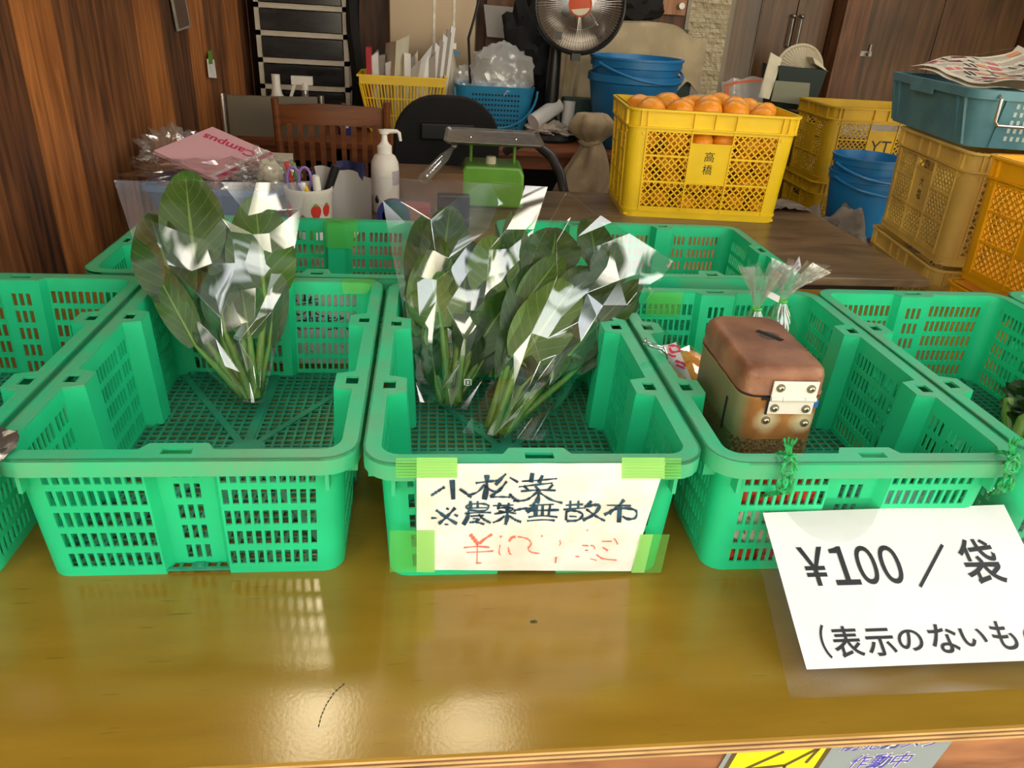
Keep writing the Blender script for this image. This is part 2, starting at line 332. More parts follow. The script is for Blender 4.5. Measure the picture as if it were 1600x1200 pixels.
# ------------------------------------------------------------------ mesh helpers
class MB:
    def __init__(s): s.v = []; s.f = []; s.mi = []; s.uv = {}
    def add(s, vs, fs, mi=0):
        o = len(s.v); s.v += [V(p) for p in vs]
        for f in fs: s.f.append(tuple(i + o for i in f)); s.mi.append(mi)
        return o
    def box(s, x0, x1, y0, y1, z0, z1, mi=0, map=None):
        p = [(x, y, z) for z in (z0, z1) for y in (y0, y1) for x in (x0, x1)]
        if map: p = [map(*q) for q in p]
        s.add(p, [(0, 2, 3, 1), (4, 5, 7, 6), (0, 1, 5, 4), (2, 6, 7, 3), (0, 4, 6, 2), (1, 3, 7, 5)], mi); return s
    def hexa(s, p, mi=0):
        s.add(p, [(0, 3, 2, 1), (4, 5, 6, 7), (0, 1, 5, 4), (1, 2, 6, 5), (2, 3, 7, 6), (3, 0, 4, 7)], mi); return s
    def bar(s, a, b, wd, th, up=(0, 0, 1), mi=0):
        a, b = V(a), V(b); d = (b - a).normalized(); x = d.cross(V(up))
        if x.length < 1e-4: x = d.cross(V((1, 0, 0)))
        x.normalize(); y = x.cross(d); x = x * wd / 2; y = y * th / 2
        s.hexa([a - x - y, a + x - y, a + x + y, a - x + y, b - x - y, b + x - y, b + x + y, b - x + y], mi); return s
    def tube(s, pts, r, n=10, mi=0, cap=True, flat=1.0, closed=False):
        pts = [V(p) for p in pts]; rs = r if isinstance(r, (list, tuple)) else [r] * len(pts)
        o = len(s.v); prev = None; m = len(pts)
        for i, p in enumerate(pts):
            a = pts[max(0, i - 1)]; b = pts[min(m - 1, i + 1)]
            if closed: a = pts[(i - 1) % m]; b = pts[(i + 1) % m]
            d = (b - a).normalized()
            if prev is None:
                x = d.cross(V((0, 0, 1)));
                if x.length < .05: x = d.cross(V((0, 1, 0)))
            else: x = prev - d * prev.dot(d)
            x.normalize(); prev = x; y = d.cross(x)
            for k in range(n):
                t = 2 * math.pi * k / n; s.v.append(p + x * (math.cos(t) * rs[i]) + y * (math.sin(t) * rs[i] * flat))
        for i in range(m if closed else m - 1):
            j = (i + 1) % m
            for k in range(n):
                l = (k + 1) % n; s.f.append((o + i * n + k, o + i * n + l, o + j * n + l, o + j * n + k)); s.mi.append(mi)
        if cap and not closed:
            s.f.append(tuple(o + k for k in reversed(range(n)))); s.mi.append(mi)
            s.f.append(tuple(o + (m - 1) * n + k for k in range(n))); s.mi.append(mi)
        return s
    def lathe(s, prof, n=28, c=(0, 0, 0), mi=0, sx=1, sy=1):
        o = len(s.v); m = len(prof)
        for r, z in prof:
            for k in range(n):
                t = 2 * math.pi * k / n; s.v.append(V((c[0] + r * math.cos(t) * sx, c[1] + r * math.sin(t) * sy, c[2] + z)))
        for i in range(m - 1):
            for k in range(n):
                l = (k + 1) % n; s.f.append((o + i * n + k, o + i * n + l, o + (i + 1) * n + l, o + (i + 1) * n + k)); s.mi.append(mi)
        if prof[0][0] > 1e-6: s.f.append(tuple(o + k for k in reversed(range(n)))); s.mi.append(mi)
        if prof[-1][0] > 1e-6: s.f.append(tuple(o + (m - 1) * n + k for k in range(n))); s.mi.append(mi)
        return s
    def grid(s, fn, nu, nv, mi=0, uv=False, tri=False):
        o = len(s.v)
        for j in range(nv + 1):
            for i in range(nu + 1): s.v.append(V(fn(i / nu, j / nv)))
        for j in range(nv):
            for i in range(nu):
                a = o + j * (nu + 1) + i; q = (a, a + 1, a + nu + 2, a + nu + 1)
                if tri:
                    for t in (((q[0], q[1], q[2]), (q[0], q[2], q[3])) if random.random() < .5 else ((q[0], q[1], q[3]), (q[1], q[2], q[3]))):
                        s.f.append(t); s.mi.append(mi)
                else:
                    if uv: s.uv[len(s.f)] = [(i / nu, j / nv), ((i + 1) / nu, j / nv), ((i + 1) / nu, (j + 1) / nv), (i / nu, (j + 1) / nv)]
                    s.f.append(q); s.mi.append(mi)
        return s
    def prism(s, poly, z0, z1, map=None, mi=0):
        n = len(poly); vs = [(x, y, z0) for x, y in poly] + [(x, y, z1) for x, y in poly]
        if map: vs = [map(*p) for p in vs]
        s.add(vs, [tuple(reversed(range(n))), tuple(range(n, 2 * n))] + [(i, (i + 1) % n, n + (i + 1) % n, n + i) for i in range(n)], mi); return s
    def blob(s, c, r, seed=0, amp=.25, freq=2.2, n=3, ridge=False, mi=0):
        bm = bmesh.new(); bmesh.ops.create_icosphere(bm, subdivisions=n, radius=1)
        o = len(s.v); off = V((seed * 3.7, seed * 1.9, seed * 5.3))
        for v in bm.verts:
            d = v.co.normalized(); q = noise.noise(d * freq + off) + .5 * noise.noise(d * freq * 2.3 + off)
            if ridge: q = abs(q) * 1.6 - .4
            k = 1 + amp * q; s.v.append(V((c[0] + d.x * r[0] * k, c[1] + d.y * r[1] * k, c[2] + d.z * r[2] * k)))
        for f in bm.faces: s.f.append(tuple(o + v.index for v in f.verts)); s.mi.append(mi)
        bm.free(); return s
    def build(s, name, mats, parent=None, smooth=True, angle=35, bevel=0, loc=None):
        me = bpy.data.meshes.new(name); me.from_pydata([tuple(p) for p in s.v], [], s.f)
        for m in (mats if isinstance(mats, (list, tuple)) else [mats]): me.materials.append(m)
        me.polygons.foreach_set('material_index', s.mi)
        if s.uv:
            ul = me.uv_layers.new(name='UVMap')
            for fi, cs in s.uv.items():
                for li, c in zip(me.polygons[fi].loop_indices, cs): ul.data[li].uv = c
        me.update()
        if smooth:
            me.shade_smooth(); me.set_sharp_from_angle(angle=math.radians(angle))
        o = bpy.data.objects.new(name, me); COL.objects.link(o)
        if parent: o.parent = parent
        if loc is not None: o.location = loc
        if bevel:
            b = o.modifiers.new('bevel', 'BEVEL'); b.width = bevel; b.segments = 2; b.limit_method = 'ANGLE'; b.angle_limit = math.radians(40)
        return o

def tag(o, label, cat, group=None, kind=None):
    o['label'] = label; o['category'] = cat
    if group: o['group'] = group
    if kind: o['kind'] = kind
    return o
def thing(name, label, cat, loc=(0, 0, 0), rz=0, group=None):
    o = bpy.data.objects.new(name, None); COL.objects.link(o); o.location = loc; o.rotation_euler = (0, 0, rz); o.empty_display_size = .05
    return tag(o, label, cat, group)
def struct(o): o['kind'] = 'structure'; return o
def dup(root, loc, rz, label, group=None):
    r = root.copy(); COL.objects.link(r); r.location = loc; r.rotation_euler = (0, 0, rz); r['label'] = label
    if group: r['group'] = group
    for ch in list(root.children):
        c = ch.copy(); COL.objects.link(c); c.parent = r
        for g in list(ch.children):
            d = g.copy(); COL.objects.link(d); d.parent = c
    return r
def text_geo(body, size=1, bold=0):
    c = bpy.data.curves.new('t', 'FONT'); c.body = body; c.offset = bold; c.size = size; c.resolution_u = 6
    o = bpy.data.objects.new('t', c); COL.objects.link(o); bpy.context.view_layer.update()
    me = bpy.data.meshes.new_from_object(o.evaluated_get(bpy.context.evaluated_depsgraph_get()))
    vs = [(v.co.x, v.co.y) for v in me.vertices]; fs = [tuple(p.vertices) for p in me.polygons]
    bpy.data.objects.remove(o); bpy.data.curves.remove(c); bpy.data.meshes.remove(me)
    x0 = min(p[0] for p in vs); x1 = max(p[0] for p in vs); y0 = min(p[1] for p in vs); y1 = max(p[1] for p in vs)
    return [((x - x0) / (x1 - x0), (y - y0) / (y1 - y0)) for x, y in vs], fs
def put_text(mb, body, fn, mi=0, bold=0):
    """fn maps normalised text coordinates (0..1, 0..1) to space"""
    vs, fs = text_geo(body, 1, bold); mb.add([fn(a, b) for a, b in vs], fs, mi)
def lerp(a, b, t): return a + (b - a) * t
def pl(pts, t):
    k = t * (len(pts) - 1); i = min(int(k), len(pts) - 2); f = k - i
    return tuple(lerp(a, b, f) for a, b in zip(pts[i], pts[i + 1]))

# ================================================================== SETTING
FZ = -.70
struct(MB().box(-1.2, 3.7, -.5, 4.2, FZ - .05, FZ).build('floor', M('concrete_floor', S(104, 96, 84), .8, var=.12, scale=5), smooth=False))
struct(MB().box(-8, 8, -9, -.5, FZ - .09, FZ - .03).build('ground', M('pale_paving', S(176, 160, 132), .85, var=.1, scale=3), smooth=False))
WX = -.87
edges = [-.30, -.12, .06, .22, .41, .60, .80, .985, 1.112, 1.305, 1.508, 1.835, 2.07, 2.338, 2.596, 2.881, 3.167, 3.38, 3.60, 3.80]
tones = [0, 1, 2, 0, 1, 0, 1, 0, 2, 1, 1, 2, 0, 2, 1, 2, 0, 1, 0]
mb = MB()
for i in range(len(edges) - 1):
    dx = (0, .006, .003)[i % 3]
    mb.box(WX - .03, WX - dx, edges[i] + .0015, edges[i + 1] - .0015, FZ, 1.85, tones[i])
mb.box(WX - .06, WX - .03, -.3, 3.8, FZ, 1.85, 0)
struct(mb.build('wall_left', [w_dark, w_mid, w_org], smooth=False))
# ceiling with two roof-light openings
mb = MB(); CZ = 1.75; EV = -.25
for x0, x1, y0, y1 in ((-.95, -.52, EV, 3.9), (-.52, -.32, EV, 1.0), (-.52, -.32, 2.0, 3.9), (-.32, .0, EV, 3.9), (.0, .27, EV, 1.0), (.0, .27, 1.32, 3.9), (.27, 1.2, EV, 3.9), (1.2, 3.65, .7, 3.9)):
    mb.box(x0, x1, y0, y1, CZ, CZ + .06)
struct(mb.build('ceiling', M('ceiling_boards', S(120, 92, 66), .8, var=.1), smooth=False))
BY = 3.80
DX0, DX1 = 1.385, 1.70
mb = MB(); mb.box(-.95, DX0, BY, BY + .08, FZ, CZ); mb.box(DX1, 3.65, BY, BY + .08, FZ, CZ)
struct(mb.build('wall_back', w_back, smooth=False))
struct(MB().box(3.55, 3.63, 1.2, 3.8, FZ, CZ).build('wall_right', w_cab, smooth=False))
mb = MB(); mb.box(DX1 - .03, DX1, BY - .03, BY + .10, FZ, CZ); mb.box(DX0, DX0 + .02, BY - .01, BY + .10, FZ, CZ); mb.box(DX0, DX1, BY + .02, BY + .1, FZ, FZ + .03)
struct(mb.build('trim_1', M('aluminium_frame', S(120, 112, 100), .4, .6), smooth=False))
struct(MB().box(.9, 3.2, 5.2, 5.4, FZ - .05, 2.6).build('wall_outside', m_stone, smooth=False))
struct(MB().box(.7, 3.6, 3.88, 5.2, FZ - .1, FZ - .02).build('path', M('yard_concrete', S(150, 146, 138), .9, var=.1), smooth=False))

# ================================================================== COUNTER and TABLES
ct = thing('sales_counter', 'ochre varnished plywood sales counter along the front, bare ply edge', 'counter', (0, 0, 0))
mb = MB(); mb.box(-.86, 1.37, -.261, .95, -.0045, 0, 0)
for i, (z0, z1) in enumerate(((-.0075, -.0045), (-.0105, -.0075), (-.0135, -.0105), (-.0165, -.0135), (-.019, -.0165))):
    mb.box(-.86, 1.37, -.261 + .0006 * (i % 2), .95, z0, z1, 1 + (i % 2))
mb.build('plywood_top', [m_counter, m_ply1, m_ply2], ct, smooth=False)
MB().box(-.86, 1.37, -.250, -.225, -.21, -.019).build('front_board', w_knot, ct, smooth=False)
for x in (-.8, .5, 1.31):
    for y in (-.19, .89): MB().box(x - .035, x + .035, y - .03, y + .03, FZ, -.019).build('leg', w_knot, ct, smooth=False)
# scratches and crumbs on the counter: wear marks with a shape of their own
mb = MB()
cur = [atz(*p, .0004) for p in ((538, 1068), (522, 1082), (510, 1100), (502, 1118), (497, 1138))]
for a, b in zip(cur[:-1], cur[1:]):
    for k in range(3): mb.bar(a.lerp(b, k / 3), a.lerp(b, k / 3 + .2), .0009, .0004)
mb.build('pen_scratch', m_ink, ct, smooth=False)
p = atz(834, 971, .0008); MB().blob(p, (.004, .0015, .0008), 3, .3, n=2).build('leaf_crumb', m_leafd, ct)

bt = thing('back_table', 'low brown worn-top table behind the counter, under the mandarin crate', 'table', (0, 0, 0))
MB().box(-.74, 1.268, 1.04, 1.91, -.022, 0).build('table_top', [w_table], bt, smooth=False, bevel=.003)
MB().box(-.70, 1.20, 1.08, 1.87, -.085, -.022).build('apron', M('dark_apron', S(44, 30, 20), .6), bt, smooth=False)
for x in (-.66, 1.16):
    for y in (1.12, 1.83): MB().box(x - .03, x + .03, y - .03, y + .03, FZ, -.085).build('leg', w_dark, bt, smooth=False)

# ================================================================== GREEN CRATES
W2, LL, HH = .18, .539, .165
HL = LL / 2
def crate_cols():
    cols = []                                    # (side, s, off, slot, tabhole)
    def side(k, half):
        b = [(-half, 0)]; sl = set(); tab = set()
        def slots(a, n, pitch, wd, off):
            for i in range(n):
                b.append((a + i * pitch, off)); sl.add(len(b) - 1); b.append((a + i * pitch + wd, off))
        if half < .2:
            slots(-.136, 10, .0101, .0066, 0); b.append((-.036, 0)); b.append((-.029, .012)); b.append((-.0165, .012))
            slots(-.0133, 3, .0103, .0062, .012)
            for i in range(len(b) - 6, len(b)): tab.add(i)
            b.append((.0165, .012)); b.append((.029, .012)); b.append((.036, 0)); slots(.0385, 10, .0101, .0066, 0)
        else:
            slots(-.226, 7, .0098, .0062, 0); slots(-.151, 3, .0098, .0062, 0)
            b.append((-.119, 0)); b.append((-.112, .022)); b.append((-.105, .022)); tab.add(len(b) - 1); b.append((-.085, .022)); b.append((-.078, .022)); b.append((-.071, 0))
            slots(-.066, 3, .0098, .0062, 0); slots(-.031, 10, .0098, .0062, 0)
            b.append((.071, 0)); b.append((.078, .022)); b.append((.085, .022)); tab.add(len(b) - 1); b.append((.105, .022)); b.append((.112, .022)); b.append((.119, 0))
            slots(.1245, 3, .0098, .0062, 0); slots(.1595, 7, .0098, .0062, 0)
        b.append((half, 0))
        for i, (x, off) in enumerate(b): cols.append((k, x, off, i in sl, i in tab))
        for a in (1, 2, 3, 4): cols.append(('a%d' % k, a / 5, 0, False, False))
    RC = .022; hs, hl = W2 - .016 - RC, HL - .016 - RC
    side(0, hs); side(1, hl); side(2, hs); side(3, hl)
    return cols, hs, hl, RC
CC, HS, HLs, RC = crate_cols()
def cpos(col, inset, rad):
    """outline point (centre frame) at given inset from the rim outline"""
    k, x, off = col[0], col[1], col[2]
    hw, hl = W2 - inset, HL - inset
    if isinstance(k, int):
        if k in (0, 2): x = x * (hw - rad) / HS; p = (x, -hl + off) if k == 0 else (-x, hl - off)
        else: x = x * (hl - rad) / HLs; p = (hw - off, x) if k == 1 else (-hw + off, -x)
    else:
        k = int(k[1]); a = -math.pi / 2 + k * math.pi / 2 + x * math.pi / 2
        cx = (hw - rad) * (1 if k in (0, 1) else -1); cyy = (hl - rad) * (1 if k in (1, 2) else -1)
        p = (cx + rad * math.cos(a), cyy + rad * math.sin(a))
    return p[0], p[1] + HL
def solid_ring(mb, cols, nj, fo, fi, mask):
    n = len(cols); o = len(mb.v)
    for i in range(n):
        for j in range(nj + 1): mb.v.append(V(fo(cols[i], j))); mb.v.append(V(fi(cols[i], j)))
    O = lambda i, j: o + ((i % n) * (nj + 1) + j) * 2
    I = lambda i, j: O(i, j) + 1
    sol = [[mask(cols[i], j) for j in range(nj)] for i in range(n)]
    F = mb.f.append
    for i in range(n):
        for j in range(nj):
            if not sol[i][j]: continue
            F((O(i, j), O(i + 1, j), O(i + 1, j + 1), O(i, j + 1))); F((I(i, j), I(i, j + 1), I(i + 1, j + 1), I(i + 1, j)))
            if j == 0 or not sol[i][j - 1]: F((O(i, j), I(i, j), I(i + 1, j), O(i + 1, j)))
            if j == nj - 1 or not sol[i][j + 1]: F((O(i, j + 1), O(i + 1, j + 1), I(i + 1, j + 1), I(i, j + 1)))
            if not sol[(i - 1) % n][j]: F((O(i, j), O(i, j + 1), I(i, j + 1), I(i, j)))
            if not sol[(i + 1) % n][j]: F((O(i + 1, j), I(i + 1, j), I(i + 1, j + 1), O(i + 1, j + 1)))
    mb.mi += [0] * (len(mb.f) - len(mb.mi))
def green_crate():
    t = thing('harvest_crate', '', 'crate')
    mb = MB(); zs = [0]
    for r in range(5): zs += [.0125 + r * .0278, .0125 + r * .0278 + .0195]
    zs.append(HH - .002)
    ins = lambda z: .024 - .008 * z / HH
    fo = lambda c, j: (*cpos(c, ins(zs[j]), RC), zs[j] + (.005 if (j == 0 and c[2] > .001) else 0))
    def fi(c, j): return (*cpos(c, ins(zs[j]) + .0026, RC - .0026), zs[j] + (.005 if (j == 0 and c[2] > .001) else 0))
    solid_ring(mb, CC, len(zs) - 1, fo, fi, lambda c, j: not (c[3] and j % 2 == 1))
    mb.build('side_walls', m_green, t, angle=30)
    # rim: flat top band reaching in to the wall, holes in the stacking tabs, skirt outside
    mb = MB(); ks = (0, .32, .68, 1)
    def rp(c, j, z):
        a = cpos((c[0], c[1], 0), 0, .036); b = cpos(c, ins(HH) + .0026, RC - .0026); f = ks[j]
        return (lerp(a[0], b[0], f), lerp(a[1], b[1], f), z + (.004 if (c[2] > .001 and False) else 0))
    solid_ring(mb, CC, 3, lambda c, j: rp(c, j, HH), lambda c, j: rp(c, j, HH - .003), lambda c, j: not (c[4] and j == 1))
    sk = [HH, HH - .0205]
    solid_ring(mb, CC, 1, lambda c, j: (*cpos((c[0], c[1], 0), 0, .036), sk[j]), lambda c, j: (*cpos((c[0], c[1], 0), .0024, .0336), sk[j]), lambda c, j: True)
    for x in (-.148, .148):
        for y0, y1 in ((.004, .020), (LL - .020, LL - .004)):
            mb.box(x - .002, x + .002, y0, y1, HH - .042, HH - .018)
    for y in (.04, .145, .20, LL - .2, LL - .145, LL - .04):
        for x0, x1 in ((-W2 + .004, -W2 + .02), (W2 - .02, W2 - .004)): mb.box(x0, x1, y - .002, y + .002, HH - .04, HH - .018)
    mb.build('rim', m_greenr, t, angle=40)
    # floor lattice
    mb = MB(); X0, Y0 = -.1535, .0265; nx, ny = 23, 38; px_, py_ = .307 / nx, (LL - .053) / ny; bw = .0036; z0, z1 = .0035, .0065
    cr = .0215
    def cl(q, half): d = abs(q) - (half - cr); return 0 if d <= 0 else cr - math.sqrt(max(0, cr * cr - d * d))
    for i in range(nx + 1): x = X0 + i * px_; k = cl(x, .1535); mb.box(x - bw / 2, x + bw / 2, Y0 + k, LL - Y0 - k, z0, z1)
    for j in range(ny + 1): y = Y0 + j * py_; k = cl(y - HL, HL - Y0); mb.box(X0 + k, -X0 - k, y - bw / 2, y + bw / 2, z0 - .0003, z1 - .0003)
    for a, b in (((X0 + .008, Y0 + .013), (-X0 - .008, LL - Y0 - .013)), ((X0 + .008, LL - Y0 - .013), (-X0 - .008, Y0 + .013)), ((0, Y0), (0, LL - Y0)), ((X0, HL), (-X0, HL))):
        mb.bar((a[0], a[1], .0055), (b[0], b[1], .0055), .010, .004)
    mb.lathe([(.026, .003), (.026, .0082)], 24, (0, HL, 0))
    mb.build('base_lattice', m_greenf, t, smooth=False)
    return t
crate = green_crate()
crate.location = (-.279, -.0454, 0); crate.rotation_euler = (0, 0, -.002)
crate['label'] = 'green slotted crate holding one bagged bunch of greens, silver tape on its front corner'; crate['group'] = 'green harvest crates on the counter'
GRP = 'green harvest crates on the counter'
C2 = (.0845, -.058, 0); C3 = (.4512, -.0608, 0)
dup(crate, C2, -.0068, 'green slotted crate behind the handwritten paper sign, two bagged bunches inside', GRP)
dup(crate, C3, -.0063, 'green slotted crate holding the rusty coin box, with laminated price sign in front', GRP)
dup(crate, (-.6445, -.052, 0), 0, 'empty green crate against the wooden wall, cut off by left edge', GRP)
dup(crate, (.8175, -.050, 0), 0, 'green crate right of the coin box crate, loose leafy stems at its right', GRP)
dup(crate, (1.1815, -.040, 0), 0, 'green crate at far right edge of which only a rim corner shows', GRP)
dup(crate, (-.036, .6765, 0), math.pi / 2, 'green crate set sideways in the back row, beside the wooden wall', GRP)
dup(crate, (.6525, .713, 0), math.pi / 2, 'green crate set sideways in the back row, in front of the yellow mandarin crate', GRP)

# ================================================================== SIGNS
def stroke(mb, pts, wd, fn, mi=0):
    """ribbon along smoothed pixel points, mapped by fn(u, v)"""
    P = [V((p[0], p[1])) for p in pts]
    if len(P) > 2:
        Q = []
        for i in range(len(P) - 1):
            p0 = P[max(0, i - 1)]; p1 = P[i]; p2 = P[i + 1]; p3 = P[min(len(P) - 1, i + 2)]
            for k in range(5):
                t = k / 5; Q.append(.5 * ((2 * p1) + (p2 - p0) * t + (2 * p0 - 5 * p1 + 4 * p2 - p3) * t * t + (3 * p1 - p0 - 3 * p2 + p3) * t ** 3))
        P = Q + [P[-1]]
    vs = []
    for i, p in enumerate(P):
        d = (P[min(i + 1, len(P) - 1)] - P[max(0, i - 1)]).normalized(); nrm = V((-d.y, d.x))
        ww = 1.22 * wd * (.5 if len(P) > 2 and i == len(P) - 1 else .42 + .16 * math.sin(i * 1.3 + p.x))
        for s_ in (-1, 1): q = p + nrm * (ww * s_); vs.append(fn(q.x, q.y))
    mb.add(vs, [(2 * i, 2 * i + 1, 2 * i + 3, 2 * i + 2) for i in range(len(P) - 1)], mi)
A_ = lambda *p: [(640 + x / 7.619, 725 + y / 7.619) for x, y in p]
B_ = lambda *p: [(560 + x / 2.857, 680 + y / 2.857) for x, y in p]
C_ = lambda *p: [(700 + x / 5.333, 820 + y / 5.333) for x, y in p]
BLUE = [(A_((506, 180), (520, 412)), 7.5), (A_((256, 366), (330, 318), (418, 262)), 3.6), (A_((595, 288), (650, 325), (735, 388)), 4.2),
    (A_((785, 218), (940, 198), (1050, 190)), 3.2), (A_((920, 120), (915, 270), (888, 414)), 6.5), (A_((890, 235), (810, 322), (722, 356)), 2.8), (A_((880, 235), (960, 300), (1040, 318), (1110, 260)), 3),
    (A_((1148, 105), (1070, 185), (1020, 240)), 4.2), (A_((1190, 150), (1290, 208)), 3.8), (A_((1155, 195), (1070, 300), (960, 380)), 4.2), (A_((955, 384), (1080, 382), (1200, 386)), 2.4), (A_((1185, 345), (1240, 400), (1305, 438)), 4.2),
    (B_((728, 202), (800, 198), (886, 190)), 2.2), (B_((776, 165), (770, 207)), 5), (B_((822, 175), (805, 210)), 5), (B_((715, 227), (790, 218), (866, 210)), 2.4), (B_((738, 222), (760, 242)), 3.6), (B_((788, 222), (803, 240)), 3.6), (B_((868, 216), (845, 242)), 3.2),
    (B_((724, 247), (800, 241), (880, 243)), 2.4), (B_((802, 235), (803, 270), (795, 300)), 6), (B_((795, 252), (750, 285), (690, 290)), 2.8), (B_((812, 255), (860, 285), (910, 299)), 3),
    (B_((346, 330), (390, 362), (440, 392)), 4), (B_((432, 320), (395, 360), (358, 392)), 4), (B_((392, 322), (404, 328)), 4), (B_((325, 366), (350, 366)), 2.6), (B_((428, 350), (444, 358)), 3.4), (B_((385, 394), (402, 395)), 3.4),
    (B_((500, 290), (500, 322)), 4.6), (B_((532, 290), (532, 322)), 4.6), (B_((478, 318), (500, 305), (560, 303), (582, 315), (560, 335), (500, 330), (480, 318)), 3), (B_((478, 322), (580, 320)), 2.4), (B_((474, 346), (530, 342), (592, 342)), 2.6), (B_((492, 332), (486, 365), (468, 396)), 5), (B_((500, 358), (560, 354)), 2.6), (B_((510, 368), (540, 372), (520, 380)), 2.2), (B_((495, 386), (525, 384), (562, 394)), 3), (B_((535, 350), (560, 372), (590, 388)), 3.6),
    (B_((600, 311), (692, 308)), 2.4), (B_((632, 298), (622, 322)), 4), (B_((672, 298), (664, 322)), 4), (B_((618, 324), (660, 318), (690, 326), (660, 338), (625, 336)), 3), (B_((606, 348), (660, 340), (704, 346)), 2.6), (B_((664, 322), (664, 360), (656, 396)), 5), (B_((652, 356), (630, 374), (600, 387)), 3), (B_((672, 356), (700, 374), (726, 384)), 3.4), (B_((692, 334), (730, 325), (770, 324)), 3.2),
    (B_((786, 296), (772, 325), (752, 342)), 4), (B_((762, 310), (872, 305)), 2.4), (B_((745, 334), (820, 332), (895, 330)), 2.8), (B_((792, 308), (790, 356)), 5), (B_((822, 308), (820, 356)), 5), (B_((856, 304), (848, 356)), 5), (B_((758, 362), (820, 356), (888, 362)), 2.8), (B_((752, 379), (820, 374), (876, 377)), 2.8),
    (B_((946, 288), (944, 322)), 4.6), (B_((982, 288), (980, 322)), 4.6), (B_((924, 309), (1002, 305)), 2.4), (B_((914, 328), (1012, 321)), 2.4), (B_((928, 333), (926, 376)), 5), (B_((926, 336), (968, 334), (1000, 350), (978, 376), (928, 379)), 3.2), (B_((940, 358), (974, 360)), 2.4), (B_((1040, 290), (1010, 318)), 4), (B_((1008, 316), (1050, 308), (1075, 312), (1050, 350), (1000, 376)), 4.2), (B_((1015, 325), (1060, 358), (1100, 379)), 3.2),
    (B_((1185, 284), (1150, 322), (1096, 352)), 4.4), (B_((1108, 309), (1216, 311)), 2.4), (B_((1166, 315), (1162, 386)), 6), (B_((1124, 352), (1130, 332), (1190, 322), (1238, 334), (1234, 366), (1200, 370), (1178, 358)), 3.6)]
REDS = [(C_((185, 72), (225, 125), (252, 158)), 5), (C_((366, 72), (300, 115), (262, 152)), 2.8), (C_((245, 150), (240, 315)), 2.2), (C_((132, 184), (240, 174), (344, 181)), 2), (C_((155, 223), (280, 218), (378, 211)), 1.8), (C_((232, 312), (278, 312)), 1.5),
    (C_((433, 97), (447, 84)), 2.4), (C_((434, 160), (424, 220), (436, 246)), 1.6), (C_((562, 92), (530, 100), (508, 132)), 2.6), (C_((502, 180), (510, 225), (526, 242)), 2), (C_((580, 92), (660, 110), (692, 150), (668, 192), (694, 222), (760, 232)), 1.7), (C_((780, 78), (782, 94)), 2.4), (C_((930, 120), (936, 150), (925, 168)), 1.3), (C_((885, 268), (912, 262)), 1.4), (C_((900, 266), (894, 312)), 1.6),
    (C_((1115, 165), (1168, 168)), 2), (C_((1185, 165), (1212, 170), (1222, 196)), 1.6), (C_((1140, 205), (1165, 205)), 1.6), (C_((1285, 180), (1330, 208)), 2.2), (C_((1280, 132), (1362, 131)), 1.4), (C_((1380, 105), (1400, 130), (1412, 156)), 1.8), (C_((1235, 240), (1290, 276), (1402, 288)), 2), (C_((1182, 275), (1238, 290)), 1.4), (C_((1060, 256), (1092, 258)), 1.4), (C_((1150, 45), (1166, 32)), 1.4)]
sn = V((0, -.9895, -.1445)).normalized()
SP = V((.08, -.0632, .163))
def sheet(u, v, d=0): return onplane(u, v, SP, sn) + sn * d
sg = thing('paper_sign', 'white handwritten sheet 小松菜 taped to the middle crate with green tape', 'sign', sheet(840, 810))
def sgl(p): return V(p) - sg.location
cor = ((651, 890), (986, 892), (1040, 723), (651, 724))
def shfn(a, b):
    q = V(cor[0]).lerp(V(cor[1]), a).lerp(V(cor[3]).lerp(V(cor[2]), a), b)
    return sgl(sheet(q[0], q[1], .0004 * noise.noise((a * 9, b * 6, 0)) + .0004))
MB().grid(shfn, 24, 14).build('paper', m_paperdirty, sg)
mb = MB()
for pts, wd in BLUE: stroke(mb, pts, wd, lambda u, v: sgl(sheet(u, v, .0014)), 0)
for pts, wd in REDS: stroke(mb, pts, wd, lambda u, v: sgl(sheet(u, v, .0014)), 1)
mb.build('handwriting', [m_inkblue, m_inkred], sg, smooth=False)
for (x0, y0, x1, y1), sk, xs in (((618, 713, 714.5, 745), 0, 651), ((971, 713, 1064, 746), 0, 1038), ((609, 827, 679, 892), 0, 651), ((990, 833, 1036, 893), 1, 1010)):
    mb = MB()
    for k in range(2):
        a0, a1 = ((x0, xs), (xs, x1))[k]
        if sk: f = lambda a, b, a0=a0, a1=a1: sgl(sheet(lerp(a0, a1, a) + (1 - b) * -14 * sk + 10, lerp(y0, y1, 1 - b), .0019))
        else: f = lambda a, b, a0=a0, a1=a1: sgl(sheet(lerp(a0, a1, a), lerp(y0, y1, 1 - b), .0019))
        onpaper = (k == 1) == (x0 < 800)
        mb.grid(f, 6, 4, 1 if onpaper else 0)
    # fine ridges of the tape
    for r in range(7):
        t0 = (r + .5) / 7
        if y1 - y0 < 50: mb.bar(sgl(sheet(x0 + 1, lerp(y0, y1, t0), .0021)), sgl(sheet(x1 - 1, lerp(y0, y1, t0), .0021)), .0005, .0003, sn, 1)
    mb.build('tape', [m_tape, m_tapep], sg, smooth=False)
# second hand-lettered sheet hanging on the back crate, seen through slots
s2 = thing('paper_sign', 'white handwritten sheet seen through the slots behind the single greens bunch', 'sign', (-.235, .4985, .08))
MB().grid(lambda a, b: (lerp(-.11, .115, a), .0006 * math.sin(a * 9), lerp(-.072, .068, b)), 16, 8).build('paper', m_paper, s2)
mb = MB()
f2 = lambda u, v: ((u - 820) * .00060, -.0012, .062 - (v - 728) * .00082)
for pts, wd in BLUE: stroke(mb, pts, wd, f2, 0)
for pts, wd in REDS: stroke(mb, pts, wd * 1.3, f2, 1)
mb.build('handwriting', [m_inkblue, m_inkred], s2, smooth=False)

